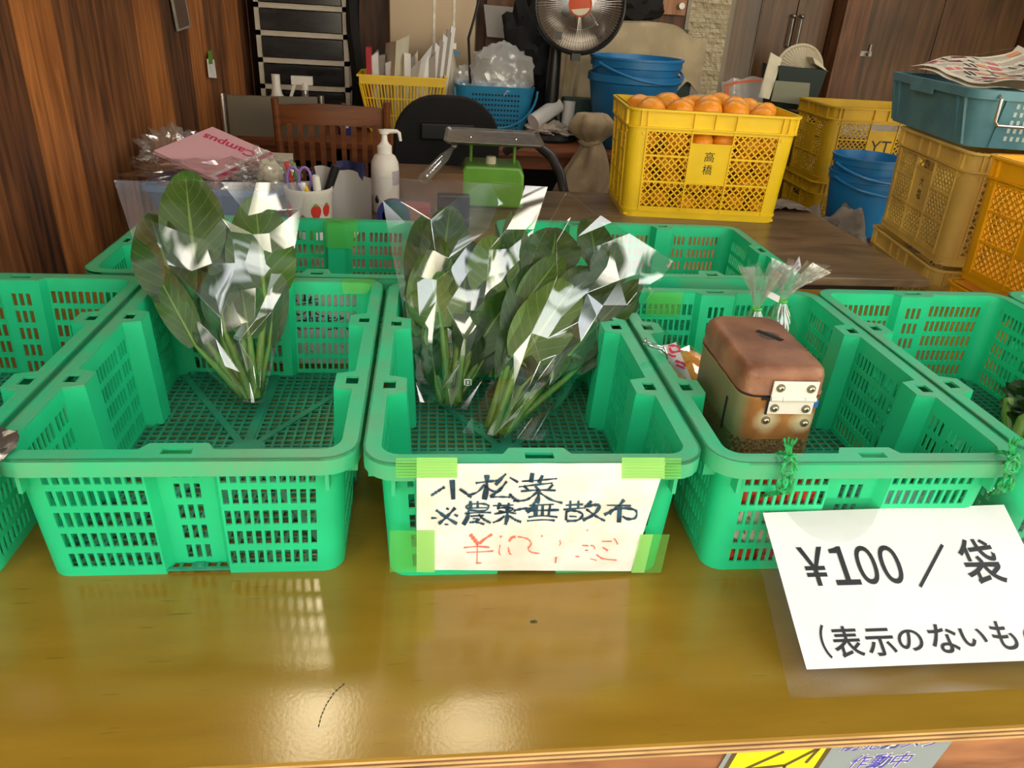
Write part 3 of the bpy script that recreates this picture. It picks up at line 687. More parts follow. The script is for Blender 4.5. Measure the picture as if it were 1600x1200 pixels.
# laminated price sign
LX0, LX1 = .330, .660
def lam(x, v, d=0):
    z = .100 * max(0, 1 - v) ** 1.15 + .002 + .004 * math.sin(3.14 * v); y = -.0145 - .208 * v
    tz = -.115 * max(0, 1 - v) ** .15 + .0126 * math.cos(3.14 * v); n = V((0, tz, .208)).normalized()
    n = V((0, -abs(n.y), abs(n.z)))
    return V((x, y, z)) + n * d
ls = thing('price_sign', 'laminated white ¥100／袋 price sign hung from the coin box crate, resting on counter', 'sign', lam(.49, .5))
def l0(p): return V(p) - ls.location
def lamf(a, b):
    v = 1 - b; c = .008; x = lerp(LX0 - .012 * v, LX1 - .012 * v, a)
    return l0(lam(x, v, .0015 * math.sin(a * 5) * (1 - v)))
MB().grid(lamf, 30, 24).build('laminate', m_lam, ls)
MB().grid(lambda a, b: l0(lam(lerp(.344, .6415, a) + .0015 * (b - .5), lerp(.879, lerp(.141, .116, a), b), .0006 + .0015 * math.sin(a * 5) * .3)), 30, 20).build('paper', m_paper, ls)
mb = MB()
def lt(x0, x1, v0, v1): return lambda a, b: l0(lam(lerp(x0, x1, a), lerp(v1, v0, b), .0013 + .0015 * math.sin((lerp(x0, x1, a) - .344) / .2975 * 5) * .3))
for ch, f0, f1 in (('￥', 0, .26), ('１', .295, .54), ('０', .555, .755), ('０', .795, 1)): put_text(mb, ch, lt(.370 + .114 * f0, .370 + .114 * f1, .325, .515), 0, .013)
put_text(mb, '／', lt(.495, .544, .322, .538), 0, .013)
put_text(mb, '袋', lt(.557, .602, .300, .528), 0, .013)
mb.build('price_lettering', m_ink, ls, smooth=False); mb = MB()
put_text(mb, '（', lt(.3665, .374, .690, .838), 0, .013)
x = .3785
for ch, wd, va, vb in (('表', .031, .70, .838), ('示', .031, .715, .836), ('の', .027, .725, .82), ('な', .031, .705, .835), ('い', .028, .728, .81), ('も', .026, .70, .83), ('の', .027, .725, .82)):
    put_text(mb, ch, lt(x, x + wd, va, vb), 0, .013); x += .0352
mb.build('note_lettering', m_ink, ls, smooth=False)
for gx in (.347, .634):
    mb = MB(); c = l0(lam(gx, .03, .001)); nn = V((0, -.45, .89))
    a = V((1, 0, 0)); b = nn.cross(a)
    mb.tube([c + (a * math.cos(t * math.pi / 8) + b * math.sin(t * math.pi / 8)) * .0052 for t in range(16)], .0014, 8, closed=True)
    mb.build('grommet', m_chrome, ls)
def twine(u, v, label, gx, tx):
    top = V((tx, C3[1] + .004 - (tx - .45) * .0063, .172)); g = lam(gx, .03, .002)
    t = thing('twine_knot', label, 'string', top, 0, 'green twine ties of the price sign')
    mb = MB(); r = .0014
    def cord(pts, r=r):
        P = [V(p) for p in pts]; Q = []
        for i in range(len(P) - 1):
            for k in range(6):
                p0 = P[max(0, i - 1)]; p1 = P[i]; p2 = P[i + 1]; p3 = P[min(len(P) - 1, i + 2)]; s_ = k / 6
                Q.append(.5 * ((2 * p1) + (p2 - p0) * s_ + (2 * p0 - 5 * p1 + 4 * p2 - p3) * s_ * s_ + (3 * p1 - p0 - 3 * p2 + p3) * s_ ** 3))
        Q.append(P[-1])
        for ph in (0, math.pi):
            mb.tube([q + V((math.cos(i * .9 + ph), math.sin(i * .9 + ph), math.sin(i * .9 + ph)) ) * r * .6 for i, q in enumerate(Q)], r, 6)
    gl = g - top
    for dx in (-.003, .003): cord([(dx, .012, -.004), (dx, -.004, .003), (dx * 1.4, -.012, -.012), (dx * 1.2, -.0135, -.035), gl + V((dx * .5, -.003, -.004)), gl + V((0, .003, -.006))])
    cord([(-.006, -.008, .004), (.006, -.011, -.002), (.007, -.013, -.012), (-.006, -.014, -.014), (-.007, -.012, -.004), (.004, -.009, .006), (.008, -.01, -.004)])
    cord([(.006, -.012, -.02), (-.006, -.015, -.024), (-.007, -.014, -.033), (.006, -.016, -.036), (.006, -.014, -.02)])
    for k in range(4): cord([(-.002 + k * .0015, -.006, .004), (-.006 + k * .002, -.006, .014), (-.010 + k * .004, -.006 - .001 * k, .024 + .002 * (k % 2))], .0009)
    mb.build('cord', m_string, t)
twine(1190, 740, 'green twine knot tying the price sign below the coin box', .347, .347)
twine(1555, 715, 'green twine knot at the right grommet of the price sign', .634, .6)

# camera notice sticker on the counter front board
cs = thing('notice_sticker', 'yellow and grey surveillance notice 防犯カメラ作動中 on the counter front board', 'sticker', (.36, -.2515, -.08))
def sk_(u, v): q = aty(u, v, -.2515); return q - cs.location
mb = MB()
# corners from the photo, extended down to a full 0.10 m sticker
tl, tr = V((.255, 0, -.022)), V((.4795, 0, -.022))
def stf(x, z, d=0): return V((x - .36 + (.02 * (z + .022) / .09), -d, z + .08))
mb.box(0, 1, 0, 1, 0, 1, 0, map=lambda a, b, c: stf(lerp(.252, .4795, a), lerp(-.10, -.022, c), .0004 * b + .0002))
mb.box(0, 1, 0, 1, 0, 1, 1, map=lambda a, b, c: stf(lerp(.262, .350, a), lerp(-.10, -.022, c), .0004 * b + .0005))
mb.box(0, 1, 0, 1, 0, 1, 2, map=lambda a, b, c: stf(lerp(.350, .3555, a), lerp(-.10, -.022, c), .0004 * b + .0005))
mb.box(0, 1, 0, 1, 0, 1, 2, map=lambda a, b, c: stf(lerp(.257, .262, a), lerp(-.10, -.022, c), .0004 * b + .0005))
mb.build('sticker_sheet', [M('grey_sticker', S(142, 154, 160), .4), M('lemon_sticker', S(240, 232, 20), .4), M('brown_rule', S(92, 76, 40), .5)], cs, smooth=False)
mb = MB()
def s3(x, z): return stf(x, z, .0014)
def line(a, b, wd=.003):
    a, b = s3(*a), s3(*b); mb.bar(a, b, wd, .0003, (0, -1, 0))
line((.278, -.055), (.308, -.032)); line((.278, -.055), (.318, -.052)); line((.318, -.052), (.323, -.075)); line((.318, -.052), (.345, -.026)); line((.343, -.026), (.338, -.05)); line((.308, -.024), (.312, -.029), .002)
for k in range(12):
    a0 = k * math.pi / 6; a1 = a0 + math.pi / 6
    line((.298 + .011 * math.cos(a0), -.068 + .009 * math.sin(a0)), (.298 + .011 * math.cos(a1), -.068 + .009 * math.sin(a1)), .002)
mb.build('camera_pictogram', MATS['brown_rule'], cs, smooth=False)
for nm, body, x0, x1, z0, z1 in (('upper_lettering', '防犯カメラ', .366, .466, -.036, -.0195), ('lower_lettering', '作動中', .384, .448, -.064, -.043)):
    mb = MB(); n = len(body)
    for mi, grow, d in ((1, .0009, .0010), (0, 0, .0013)):
        for i, ch in enumerate(body):
            xa = lerp(x0, x1, i / n); xb = lerp(x0, x1, (i + .9) / n)
            put_text(mb, ch, lambda a, b: stf(lerp(xa - grow, xb + grow, a) + b * .003, lerp(z0 - grow, z1 + grow, b), d), mi, .05 if mi else .004)
    mb.build(nm, [M('purple_blue_ink', S(74, 74, 190), .4) if 'purple_blue_ink' not in MATS else MATS['purple_blue_ink'], m_whitep], cs, smooth=False)
#MARK1

# ================================================================== COIN BOX
def rrect(x0, x1, y0, y1, r, n=6):
    out = []
    for cx, cyy, a0 in ((x1 - r, y0 + r, -90), (x1 - r, y1 - r, 0), (x0 + r, y1 - r, 90), (x0 + r, y0 + r, 180)):
        for k in range(n + 1):
            a = math.radians(a0 + 90 * k / n); out.append((cx + r * math.cos(a), cyy + r * math.sin(a)))
    return out
CBX, CBY, CBZ = .333, .040, .0068
cart = MB().box(-.044, .044, -.0125, .0125, 0, .130).build('printed_carton', m_carton, loc=(.366, -.0175, .0068), bevel=.001, smooth=False)
tag(cart, 'red and yellow printed carton seen through the front slots of the coin box crate', 'carton')
cb = thing('coin_box', 'rusty tin coin box with slotted brown lid and white hinge plate', 'coin box', (CBX, CBY, CBZ), math.radians(-1.5))
bw, bd, bz, bt_ = .100, .168, .1832, .2212
def loftbox(levels, cap=True):
    mb = MB(); n = None
    for ins, z in levels:
        poly = rrect(ins, bw - ins, ins, bd - ins, max(.004, .020 - ins * .4)); n = len(poly)
        mb.v += [V((x, y, z)) for x, y in poly]
    for i in range(len(levels) - 1):
        for k in range(n):
            l = (k + 1) % n; mb.f.append((i * n + k, i * n + l, (i + 1) * n + l, (i + 1) * n + k)); mb.mi.append(0)
    mb.f.append(tuple(reversed(range(n)))); mb.mi.append(0)
    mb.f.append(tuple((len(levels) - 1) * n + k for k in range(n))); mb.mi.append(0)
    return mb
b_ = loftbox([(.003, 0), (.001, .003), (0, .008), (0, bz - .004), (-.0012, bz - .002), (-.0012, bz)]).build('body', m_rust, cb, angle=50)
loftbox([(.0008, bz - .001), (.0008, bz + .004)]).build('seam', m_nearblack, cb, smooth=False)
lid = loftbox([(-.0012, bz + .0032), (-.0016, bz + .0042), (-.0002, bz + .0062), (0, bt_ - .013), (.0015, bt_ - .0075), (.0045, bt_ - .0035), (.0085, bt_ - .0012), (.014, bt_)]).build('lid', m_rustlid, cb, angle=60)
mb = MB(); mb.lathe([(0, .0002), (.0125, .0002), (.0125, .0004), (0, .0004)], 24, (.060, .094, bt_))
mb.build('worn_patch', M('dark_worn_patch', S(70, 56, 44), .5), cb, smooth=False)
mb = MB(); mb.bar((.050, .1085, bt_ + .0006), (.071, .079, bt_ + .0006), .0075, .0008)
mb.build('coin_slot', M('slot_black', (.002, .002, .002, 1), .9), cb, smooth=False)
mb = MB(); mb.box(.032, .086, -.0045, -.0020, bz + .003, bz + .023); mb.box(.032, .086, -.0030, -.0008, bz - .020, bz - .003)
mb.build('hinge_leaf', M('white_painted_hinge', S(226, 222, 212), .45), cb, smooth=False, bevel=.0004)
mb = MB()
for x0, x1 in ((.032, .045), (.0455, .072), (.0725, .086)): mb.tube([(x0, -.0048, bz + .0006), (x1, -.0048, bz + .0006)], .0030, 10)
mb.build('hinge_knuckle', M('white_painted_knuckle', S(216, 212, 202), .4), cb)
for x, y, z in ((.0405, -.0045, bz + .015), (.077, -.0045, bz + .0145), (.0395, -.003, bz - .012), (.0775, -.003, bz - .0125), (.034, 0, bz - .030), (.082, 0, bz - .033)):
    mb = MB(); mb.tube([(x, y, z), (x, y - .0012, z)], .0052, 16, 0); mb.tube([(x, y - .001, z), (x, y - .0032, z), (x, y - .0042, z)], [.0036, .0033, .002], 14, 1)
    mb.bar((x - .0024, y - .0043, z), (x + .0024, y - .0043, z), .0008, .0005, (0, 1, 0), 2); mb.bar((x, y - .0043, z - .0024), (x, y - .0043, z + .0024), .0008, .0005, (0, 1, 0), 2)
    mb.build('screw', [M('washer_grey', S(120, 116, 104), .5, .3) if 'washer_grey' not in MATS else MATS['washer_grey'], m_screw, m_ink], cb)
mb = MB(); mb.box(.0865, .0915, -.0026, -.0016, bz - .011, bz - .001); mb.build('blue_tape_scrap', M('blue_tape', S(44, 96, 166), .4), cb, smooth=False)
mb = MB(); mb.box(.0295, .0325, -.0026, -.0018, bz - .021, bz - .0005); mb.box(.022, .034, -.0030, -.0018, bz - .002, bz + .0012); mb.build('gap_shadow_strip', m_blackc, cb, smooth=False)  # black strips stand in for the shadow in the gap beside the hinge
mb = MB(); mb.box(-.0012, -.0006, .038, .0425, .119, .163); mb.build('side_slit', MATS['slot_black'], cb, smooth=False)

# ================================================================== FILM BAGS AND GREENS
class Plane:
    def __init__(s, P, Q, axis=None):
        s.P = V(P); s.t = (V(Q) - s.P).normalized(); vd = -((s.P + V(Q)) / 2 - CAM).normalized()
        s.n = (vd - s.t * vd.dot(s.t)).normalized(); s.s = s.t.cross(s.n)
    def __call__(s, u, v, d=0): return onplane(u, v, s.P + s.n * d, s.n)
BAGS = [Plane((-.296, .352, .020), (-.32, .440, .185)), Plane((.014, .338, .020), (.03, .430, .185)), Plane((.062, .240, .020), (.255, .395, .195))]
def leaf(root, pl_, base, bb, tip, width, mat, d=(0, 0, 0), cup=.18, bow=.01, twist=0, sw=.0068, seed=0, rip=.05, foldv=0):
    """base, bb (stem meets blade), tip as photo pixels on the bunch plane; d = height of the three above the plane"""
    o = root.location
    A, B, T = (pl_(base[0], base[1], d[0]), pl_(bb[0], bb[1], d[1]), pl_(tip[0], tip[1], d[2]))
    n = pl_.n; ax = (T - B); Lb = ax.length; t = ax.normalized(); s = t.cross(n).normalized()
    zc = (B - CAM).dot(FW); hw = width * 1.2 / 2 * zc / FPX
    rs = random.Random(seed)
    ph = rs.random() * 6; asym = rs.uniform(-.08, .08)
    def fn(a, b):
        x = a * 2 - 1
        prof = (math.sin(math.pi * min(1, (b * .93 + .05)) ** .85) ** .62) * (1 - .12 * b)
        if b > .995: prof = 0.02
        wv = hw * prof * (1 + asym * x); tw = twist * (b - .3)
        sv = s * math.cos(tw) + n * math.sin(tw)
        p = B + ax * b + n * (bow * math.sin(math.pi * b) - bow * .9 * b * b)
        if foldv: p += n * (foldv * max(0, b - .6) ** 2)
        rr = rip * hw * abs(x) * math.sin(b * 13 + ph + (2 if x > 0 else 0)) + rip * hw * .5 * noise.noise((a * 4 + seed, b * 5, seed * 1.7))
        return p + sv * (x * wv) + n * (cup * hw * (abs(x) ** 1.4) * prof + rr) - o
    mb = MB(); mb.grid(fn, 10, 16, uv=True); L_ = mb.build('leaf', mat, root, angle=180)
    C = A.lerp(B, .5) + n * .004
    pts = []
    for k in range(9):
        q = k / 8; pts.append((A * (1 - q) ** 2 + C * (2 * q * (1 - q)) + B * q * q) - o)
    pts.append(B + ax * .25 + n * (bow * .6 - .001) - o); pts.append(B + ax * .5 + n * (bow * .75 - .002) - o)
    rr = [sw * 1.25, sw * 1.1, sw, sw * .92, sw * .86, sw * .8, sw * .74, sw * .66, sw * .55, sw * .32, sw * .12]
    MB().tube(pts, rr, 9, flat=.8).build('stem', m_leafstem, L_, angle=180)
def bunch(k, label, specs):
    P = BAGS[k]; root = thing('komatsuna_bunch', label, 'leafy greens', P.P + P.n * .012, 0)
    for i, a in enumerate(specs): leaf(root, P, *a[:5], d=a[5], seed=i + 10 * k, **(a[6] if len(a) > 6 else {}))
    return root
D, Mm, Lt = m_leafd, m_leafm, m_leafl
bunch(0, 'bunch of dark green leafy greens standing alone in the left crate', [
    ((385, 612), (352, 505), (322, 372), 66, D, (.004, -.004, -.010)),
    ((392, 614), (372, 470), (362, 345), 74, D, (.006, -.002, -.006), dict(bow=.014)),
    ((382, 610), (306, 420), (288, 262), 84, Mm, (.006, .002, .004), dict(bow=.012, cup=.25, rip=.08)),
    ((400, 615), (414, 470), (398, 304), 92, Mm, (.010, .010, .016), dict(bow=.016, foldv=.10, cup=-.2, rip=.09)),
    ((378, 612), (282, 474), (232, 330), 78, D, (.008, .010, .012), dict(bow=.012, rip=.1)),
    ((380, 618), (306, 540), (226, 392), 46, Mm, (.010, .014, .012), dict(twist=.8)),
    ((394, 622), (352, 520), (334, 408), 52, D, (.016, .014, .010)),
    ((388, 620), (338, 560), (300, 470), 30, D, (.012, .010, .004)),
    ((400, 622), (390, 530), (372, 420), 50, Mm, (.018, .012, .006)),
    ((388, 616), (330, 500), (262, 396), 56, D, (.004, -.002, .0)), ((394, 616), (390, 510), (346, 392), 56, D, (.004, .0, .002), dict(twist=.4)), ((402, 618), (420, 540), (436, 400), 40, D, (.004, .0, .004))])
bunch(1, 'bunch of leafy greens standing upright at left in the middle crate', [
    ((700, 625), (690, 430), (704, 318), 66, D, (.004, -.004, -.006), dict(bow=.012)),
    ((694, 622), (668, 475), (658, 335), 58, D, (.004, 0, 0), dict(twist=.5)),
    ((704, 625), (770, 470), (768, 365), 72, Lt, (.006, .002, .002)),
    ((708, 628), (812, 462), (798, 332), 46, D, (.006, .004, .004), dict(twist=.7, foldv=.12)),
    ((698, 626), (664, 528), (684, 366), 66, Mm, (.008, .008, .008), dict(rip=.12)),
    ((706, 628), (736, 556), (806, 452), 56, Mm, (.014, .010, .010), dict(twist=-.5)),
    ((708, 630), (742, 586), (792, 498), 38, D, (.010, .008, .006)),
    ((690, 626), (682, 600), (670, 520), 34, D, (.010, .010, .010)),
    ((702, 631), (690, 512), (672, 418), 80, Lt, (.018, .022, .020), dict(bow=.008, cup=-.15)),
    ((714, 628), (724, 545), (744, 440), 44, D, (.016, .012, .008)),
    ((698, 628), (672, 560), (642, 425), 48, D, (.004, .002, .004), dict(twist=.5)), ((706, 628), (718, 505), (736, 372), 58, D, (.004, -.002, -.002)), ((712, 628), (756, 540), (790, 400), 50, D, (.004, .0, .0))])
bunch(2, 'bunch of leafy greens leaning right across the middle crate', [
    ((778, 672), (858, 425), (870, 352), 74, D, (.002, -.012, -.014)),
    ((780, 672), (930, 415), (918, 336), 50, D, (.002, -.010, -.012)),
    ((782, 670), (942, 450), (966, 376), 56, D, (.004, -.006, -.006)),
    ((772, 668), (812, 485), (882, 392), 50, Mm, (.004, .002, .002)),
    ((776, 670), (872, 515), (922, 412), 70, D, (.006, .004, .006), dict(rip=.1)),
    ((764, 668), (784, 590), (800, 480), 34, D, (.008, .002, .002)),
    ((786, 674), (898, 580), (1000, 462), 44, D, (.006, .006, .008)),
    ((782, 676), (872, 572), (1006, 432), 56, D, (.010, .012, .014), dict(twist=.6, rip=.09)),
    ((778, 676), (814, 606), (862, 556), 44, D, (.012, .012, .014), dict(rip=.25)),
    ((768, 678), (812, 566), (906, 430), 84, Lt, (.014, .022, .020), dict(cup=-.1, bow=.010)),
    ((790, 674), (850, 600), (900, 520), 30, Mm, (.014, .010, .008)),
    ((772, 670), (800, 545), (834, 408), 54, D, (.004, .0, .0)), ((784, 672), (852, 505), (962, 424), 56, D, (.006, .004, .004), dict(rip=.1)), ((770, 672), (796, 590), (826, 505), 40, D, (.006, .004, .004))])

def film_sheet(mb, P, left, right, nu, nv, d0, bulge, amp, seed, o, mi=0):
    """crumpled film between two pixel outlines; jittered facets give broad creased planes"""
    rs = random.Random(seed)
    H = [[(rs.uniform(-1, 1), rs.uniform(-.3, .3), rs.uniform(-.3, .3)) for i in range(nu + 1)] for j in range(nv + 1)]
    def fn(a, b):
        i = round(a * nu); j = round(b * nv); h, ju, jv = H[j][i]
        edge = i in (0, nu)
        aa = a if edge else a + ju / nu; bb = min(1, max(0, b + (0 if j in (0, nv) else jv / nv)))
        l = pl(left, bb); r = pl(right, bb)
        u = lerp(l[0], r[0], aa); v = lerp(l[1], r[1], aa)
        dd = d0 + bulge * math.sin(math.pi * min(max(aa, 0), 1)) ** .8 * (.35 + .65 * math.sin(math.pi * min(1, .12 + bb * .8)))
        if not edge: dd += amp * h
        return P(u, v, dd) - o
    st0 = len(mb.f); mb.grid(fn, nu, nv, mi, tri=True)
    if nu > 6:      # sharp folds between facets: rolled film edges that glint
        ed = {}
        for f in mb.f[st0:]:
            n = (mb.v[f[1]] - mb.v[f[0]]).cross(mb.v[f[2]] - mb.v[f[0]]).normalized()
            for a, b in ((f[0], f[1]), (f[1], f[2]), (f[2], f[0])): ed.setdefault((min(a, b), max(a, b)), []).append(n)
        for (a, b), ns in sorted(ed.items()):
            if len(ns) == 2 and ns[0].angle(ns[1]) > .62 and rs.random() < .62:
                p, q = mb.v[a].copy(), mb.v[b].copy(); m_ = p.lerp(q, .5) + P.n * .0006
                mb.tube([p, m_, q], [.0003, .00075, .0003], 5, 1)
def film_bag(k, label, left, right, seed, nu=7, nv=9, bulge=.034, amp=.0115):
    P = BAGS[k]; o = P.P.copy(); root = thing('film_bag', label, 'plastic bag', o, 0)
    mb = MB(); film_sheet(mb, P, left, right, nu, nv, .010, bulge, amp, seed, o); mb.build('front_film', [m_film, m_crease], root, angle=17)
    mb = MB(); film_sheet(mb, P, left, right, 5, 6, -.010, -.004, .003, seed + 1, o); mb.build('back_film', m_filmb, root, angle=30)
    # side seams and mouth edge: the film is welded there and catches light
    mb = MB()
    for side in (left, right):
        pts = [P(*pl(side, .12 + .88 * i / 14), .010) - o for i in range(15)]; mb.tube(pts, .0008, 5)
    mb.tube([P(lerp(left[-1][0], right[-1][0], i / 10), lerp(left[-1][1], right[-1][1], i / 10) - 4 * math.sin(i * 1.9), .010 + bulge * .3 * math.sin(math.pi * i / 10)) - o for i in range(11)], .0006, 5)
    mb.build('welded_edge', m_filmb, root, angle=180)
    return root
film_bag(0, 'clear crinkled film bag around the single bunch in the left crate',
    [(368, 628), (318, 572), (262, 480), (214, 392), (178, 282)], [(412, 630), (428, 560), (444, 470), (462, 380), (478, 286)], 5)
film_bag(1, 'clear film bag around the upright bunch in the middle crate',
    [(656, 628), (642, 560), (626, 460), (606, 360), (592, 276)], [(728, 640), (772, 560), (806, 450), (832, 365), (856, 292)], 12)
film_bag(2, 'clear film bag around the bunch leaning right in the middle crate',
    [(722, 676), (776, 590), (800, 480), (842, 380), (884, 302)], [(846, 690), (900, 590), (962, 530), (1010, 470), (1052, 408)], 21)
# recycling mark printed on the film of the upright bunch
P1 = BAGS[1]; mk = thing('film_mark', 'small white recycling mark printed low on the middle film bag', 'mark', P1(731, 597, .046))
mb = MB(); f = lambda u, v: P1(731 + u, 597 + v, .046) - mk.location
for pts in (((-5, -4), (-5, 5)), ((5, -4), (5, 5)), ((-5, -4), (5, -4)), ((-3, 5), (3, 5)), ((-2, -1), (2, -1)), ((-2, 2), (2, 2)), ((0, -1), (0, 2))): stroke(mb, list(pts), 1.5, f)
mb.build('print', m_whitep, mk, smooth=False)

# bagged mandarins in the coin-box crate
def mandarin(mb, c, r, seed=0, sq=.82):
    n, m = 20, 12
    prof = []
    for i in range(m + 1):
        a = -math.pi / 2 + math.pi * i / m; z = math.sin(a) * sq; rr = math.cos(a)
        if i == m: z -= .10
        elif i == m - 1: z -= .03
        prof.append((max(rr, 0) * r, z * r))
    q = MB(); q.lathe(prof, n)
    rot = Matrix.Rotation(seed * 2.4, 3, 'Z') @ Matrix.Rotation(.5 * math.sin(seed * 3.1), 3, 'X')
    q.v = [V(c) + rot @ (p * (1 + .03 * noise.noise(p * 30 + V((seed, 0, 0))))) for p in q.v]
    mb.add(q.v, q.f)
GO = 'mandarins in the tied bags'
def tied_bag(loc, rz, label, flare, hgt, tie, seed, nat=16, gath=(0, 0, 0)):
    t = thing('tied_film_bag', label, 'plastic bag', loc, rz)
    rs = random.Random(seed); mb = MB()
    n = nat * 2
    rows = ((0, .006), (.15, .007), (.5, .55), (.8, .85), (1, 1))
    jit = [rs.uniform(.72, 1.15) for _ in range(n)]; jz = [rs.uniform(.75, 1.1) for _ in range(n)]
    def fn(a, b):
        i = round(a * n) % n; k = pl([(0, .0055, 0), (.1, .006, .002), (.4, .4, .2), (.75, .75, .7), (1, 1, 1)], b)
        rad = (flare * k[1] if b > .3 else k[1]) * (1 + (.42 if i % 2 else -.42) * min(1, b * 1.6)) * (jit[i] if b > .5 else 1)
        z = hgt * k[0] * (jz[i] if b > .6 else 1); an = 2 * math.pi * a
        return (rad * math.cos(an) + gath[0] * b * b, rad * .8 * math.sin(an) + gath[1] * b * b, z)
    mb.grid(fn, n, 4, tri=True); mb.build('gathered_top', m_polyc, t, angle=15)
    mb = MB(); mb.lathe([(.006, 0), (.014, -.012), (.030, -.035), (.046, -.075), (.050, -.11), (.035, -.145), (0, -.15)], 20); mb.v = [p * (1 + .12 * noise.noise(p * 40 + V((seed, 0, 0)))) for p in mb.v]
    mb.build('bag_body', m_film, t, angle=20)
    mb = MB(); mb.tube([(.0072 * math.cos(q * math.pi / 6), .0072 * math.sin(q * math.pi / 6), .0) for q in range(12)], .0022, 6, closed=True); mb.build('tie', m_greentie, t)
    if tie: mb = MB(); mb.box(-.034, -.010, -.009, -.008, 0, .011, map=lambda x, y, z: (x, y, z - (x + .01) * .45)); mb.build('tag', m_paper, t, smooth=False)
    return t
p1 = aty(1182, 482, .40); p2 = aty(1222, 470, .41)
tied_bag(p1, 0, 'gathered clear film top standing behind the coin box, left of the tagged one', .030, .070, False, 3, gath=(-.004, 0, 0))
tied_bag(p2, 0, 'gathered clear film top with white tag and lime tie behind the coin box', .034, .062, True, 8, gath=(.020, 0, 0))
for i, (b_, dx, dy, dz) in enumerate(((p1, 0, 0, -.112), (p2, .0, .0, -.112))):
    c = b_ + V((dx, dy, dz)); mb = MB(); mandarin(mb, (0, 0, 0), .042, i + 4)
    o = mb.build('mandarin', m_orange, loc=c); tag(o, ('mandarin inside the untagged tied bag behind the coin box', 'mandarin inside the white-tagged tied bag behind the coin box')[i], 'fruit')
bc = aty(1066, 585, .29)
mb = MB(); mandarin(mb, (0, 0, 0), .045, 2); ob = mb.build('mandarin', m_orange, loc=bc); tag(ob, 'bagged mandarin with white label left of the coin box, upper one', 'fruit', GO)
bc2 = bc + V((-.004, -.045, -.046)); mb = MB(); mandarin(mb, (0, 0, 0), .038, 3); ob = mb.build('mandarin', m_orange, loc=bc2); tag(ob, 'bagged mandarin left of the coin box, lower one beside the crate rim', 'fruit', GO)
fb = thing('labelled_bag', 'clear bag with red-printed white label round two mandarins left of coin box', 'plastic bag', bc)
mb = MB(); e = [aty(u, v, .27) - bc for u, v in ((1000, 500), (1030, 505), (1064, 540), (1092, 575), (1088, 625), (1040, 600))]
cc = V((-.008, -.03, .012)); mb.add([cc] + e, [(0, i, i + 1) for i in range(1, 6)]); mb.blob((0, -.02, -.02), (.052, .066, .066), 4, .18, 3, 3); mb.build('film', m_film, fb, angle=15)
mb = MB(); q = [aty(u, v, .215) - bc for u, v in ((1023, 540), (1056, 534), (1076, 562), (1081, 594), (1060, 584), (1047, 576))]
mb.grid(lambda a, b: (q[0].lerp(q[1], a).lerp(q[4].lerp(q[3], a), b)) + V((0, -.004 * math.sin(3 * a), 0)), 6, 6); mb.build('label', m_paper, fb)
mb = MB(); lf = lambda u, v: aty(u, v, .208) - bc
for pts, wd in ((((1044, 540), (1058, 541), (1062, 548), (1050, 550), (1046, 543)), 3), (((1044, 553), (1052, 557), (1056, 556)), 3), (((1055, 564), (1068, 568), (1070, 573)), 3.5), (((1057, 570), (1070, 576)), 2.5), (((1044, 566), (1047, 569)), 3)): stroke(mb, list(pts), wd, lf)
mb.build('red_print', M('crimson_print', S(214, 60, 90), .5), fb, smooth=False)
ck = thing('wire_clip', 'bent steel wire clip hooked over the rim beside the labelled mandarin bag', 'clip', (.280, .205, .168))
mb = MB(); f = lambda u, v, y: aty(u, v, y) - ck.location
mb.tube([f(1009, 530, .215), f(1006, 537, .2), f(1020, 542, .2), f(1034, 546, .2), f(1041, 554, .2), f(1042, 568, .2)], .0017, 8); mb.tube([f(1009, 534, .21), f(1022, 538, .21), f(1038, 543, .205), f(1041, 552, .2)], .0013, 8)
mb.build('wire', m_chrome, ck)
# leafy stems at the right edge
vg = thing('stem_vegetable', 'thick pale stems with wilted dark leaves in right-hand crate', 'vegetable', atz(1592, 690, .012))
o = vg.location; mb = MB(); h = lambda u, v, z: atz(u, v, z) - o
mb.tube([h(1586, 694, .012), h(1577, 668, .03), h(1574, 645, .05), h(1576, 622, .07)], [.011, .010, .0085, .007], 10); mb.tube([h(1592, 700, .012), h(1588, 680, .035), h(1598, 655, .055), h(1612, 645, .06)], [.010, .009, .008, .006], 10); mb.tube([h(1600, 712, .012), h(1612, 680, .04), h(1622, 640, .06)], [.010, .009, .006], 10)
mb.build('stem', m_leafstem, vg)
for i, (u, v) in enumerate(((1592, 640), (1600, 620), (1612, 650))):
    mb = MB(); mb.blob(h(u, v, .055), (.022, .03, .016), i + 3, 1.1, 3.2, 3); mb.build('leaf', m_leafd, vg, angle=30)
# tape pieces on the crates
dt = thing('silver_tape', 'crumpled silver duct tape wrapped over the front rim corner of left crate', 'tape', (-.452, -.04, .167))
mb = MB(); mb.blob((-.008, .012, .002), (.030, .034, .009), 5, .5, 3, 3); mb.blob((-.012, -.016, -.022), (.026, .012, .026), 9, .5, 3, 3)
mb.build('foil', M('silver_tape', S(150, 146, 142), .25, .85), dt, angle=15)
def rim_tape(label, pts, mats):
    c = sum((V(p) for p in pts), V()) / len(pts); o = thing('green_tape', label, 'tape', c)
    mb = MB(); q = [V(p) - c for p in pts]
    for i in range(0, len(q) - 2, 2): mb.add([q[i], q[i + 1], q[i + 3], q[i + 2]], [(0, 1, 2, 3)])
    mb.build('strip', mats, o, smooth=False)
yb = C3[1] + LL
rim_tape('green tape strip stuck on the back wall of the coin box crate', [(.335, yb - .024, .166), (.395, yb - .024, .166), (.335, yb - .0255, .158), (.395, yb - .0255, .158), (.336, yb - .0275, .126), (.394, yb - .0275, .126)], m_tape)
y1 = -.0454 + LL
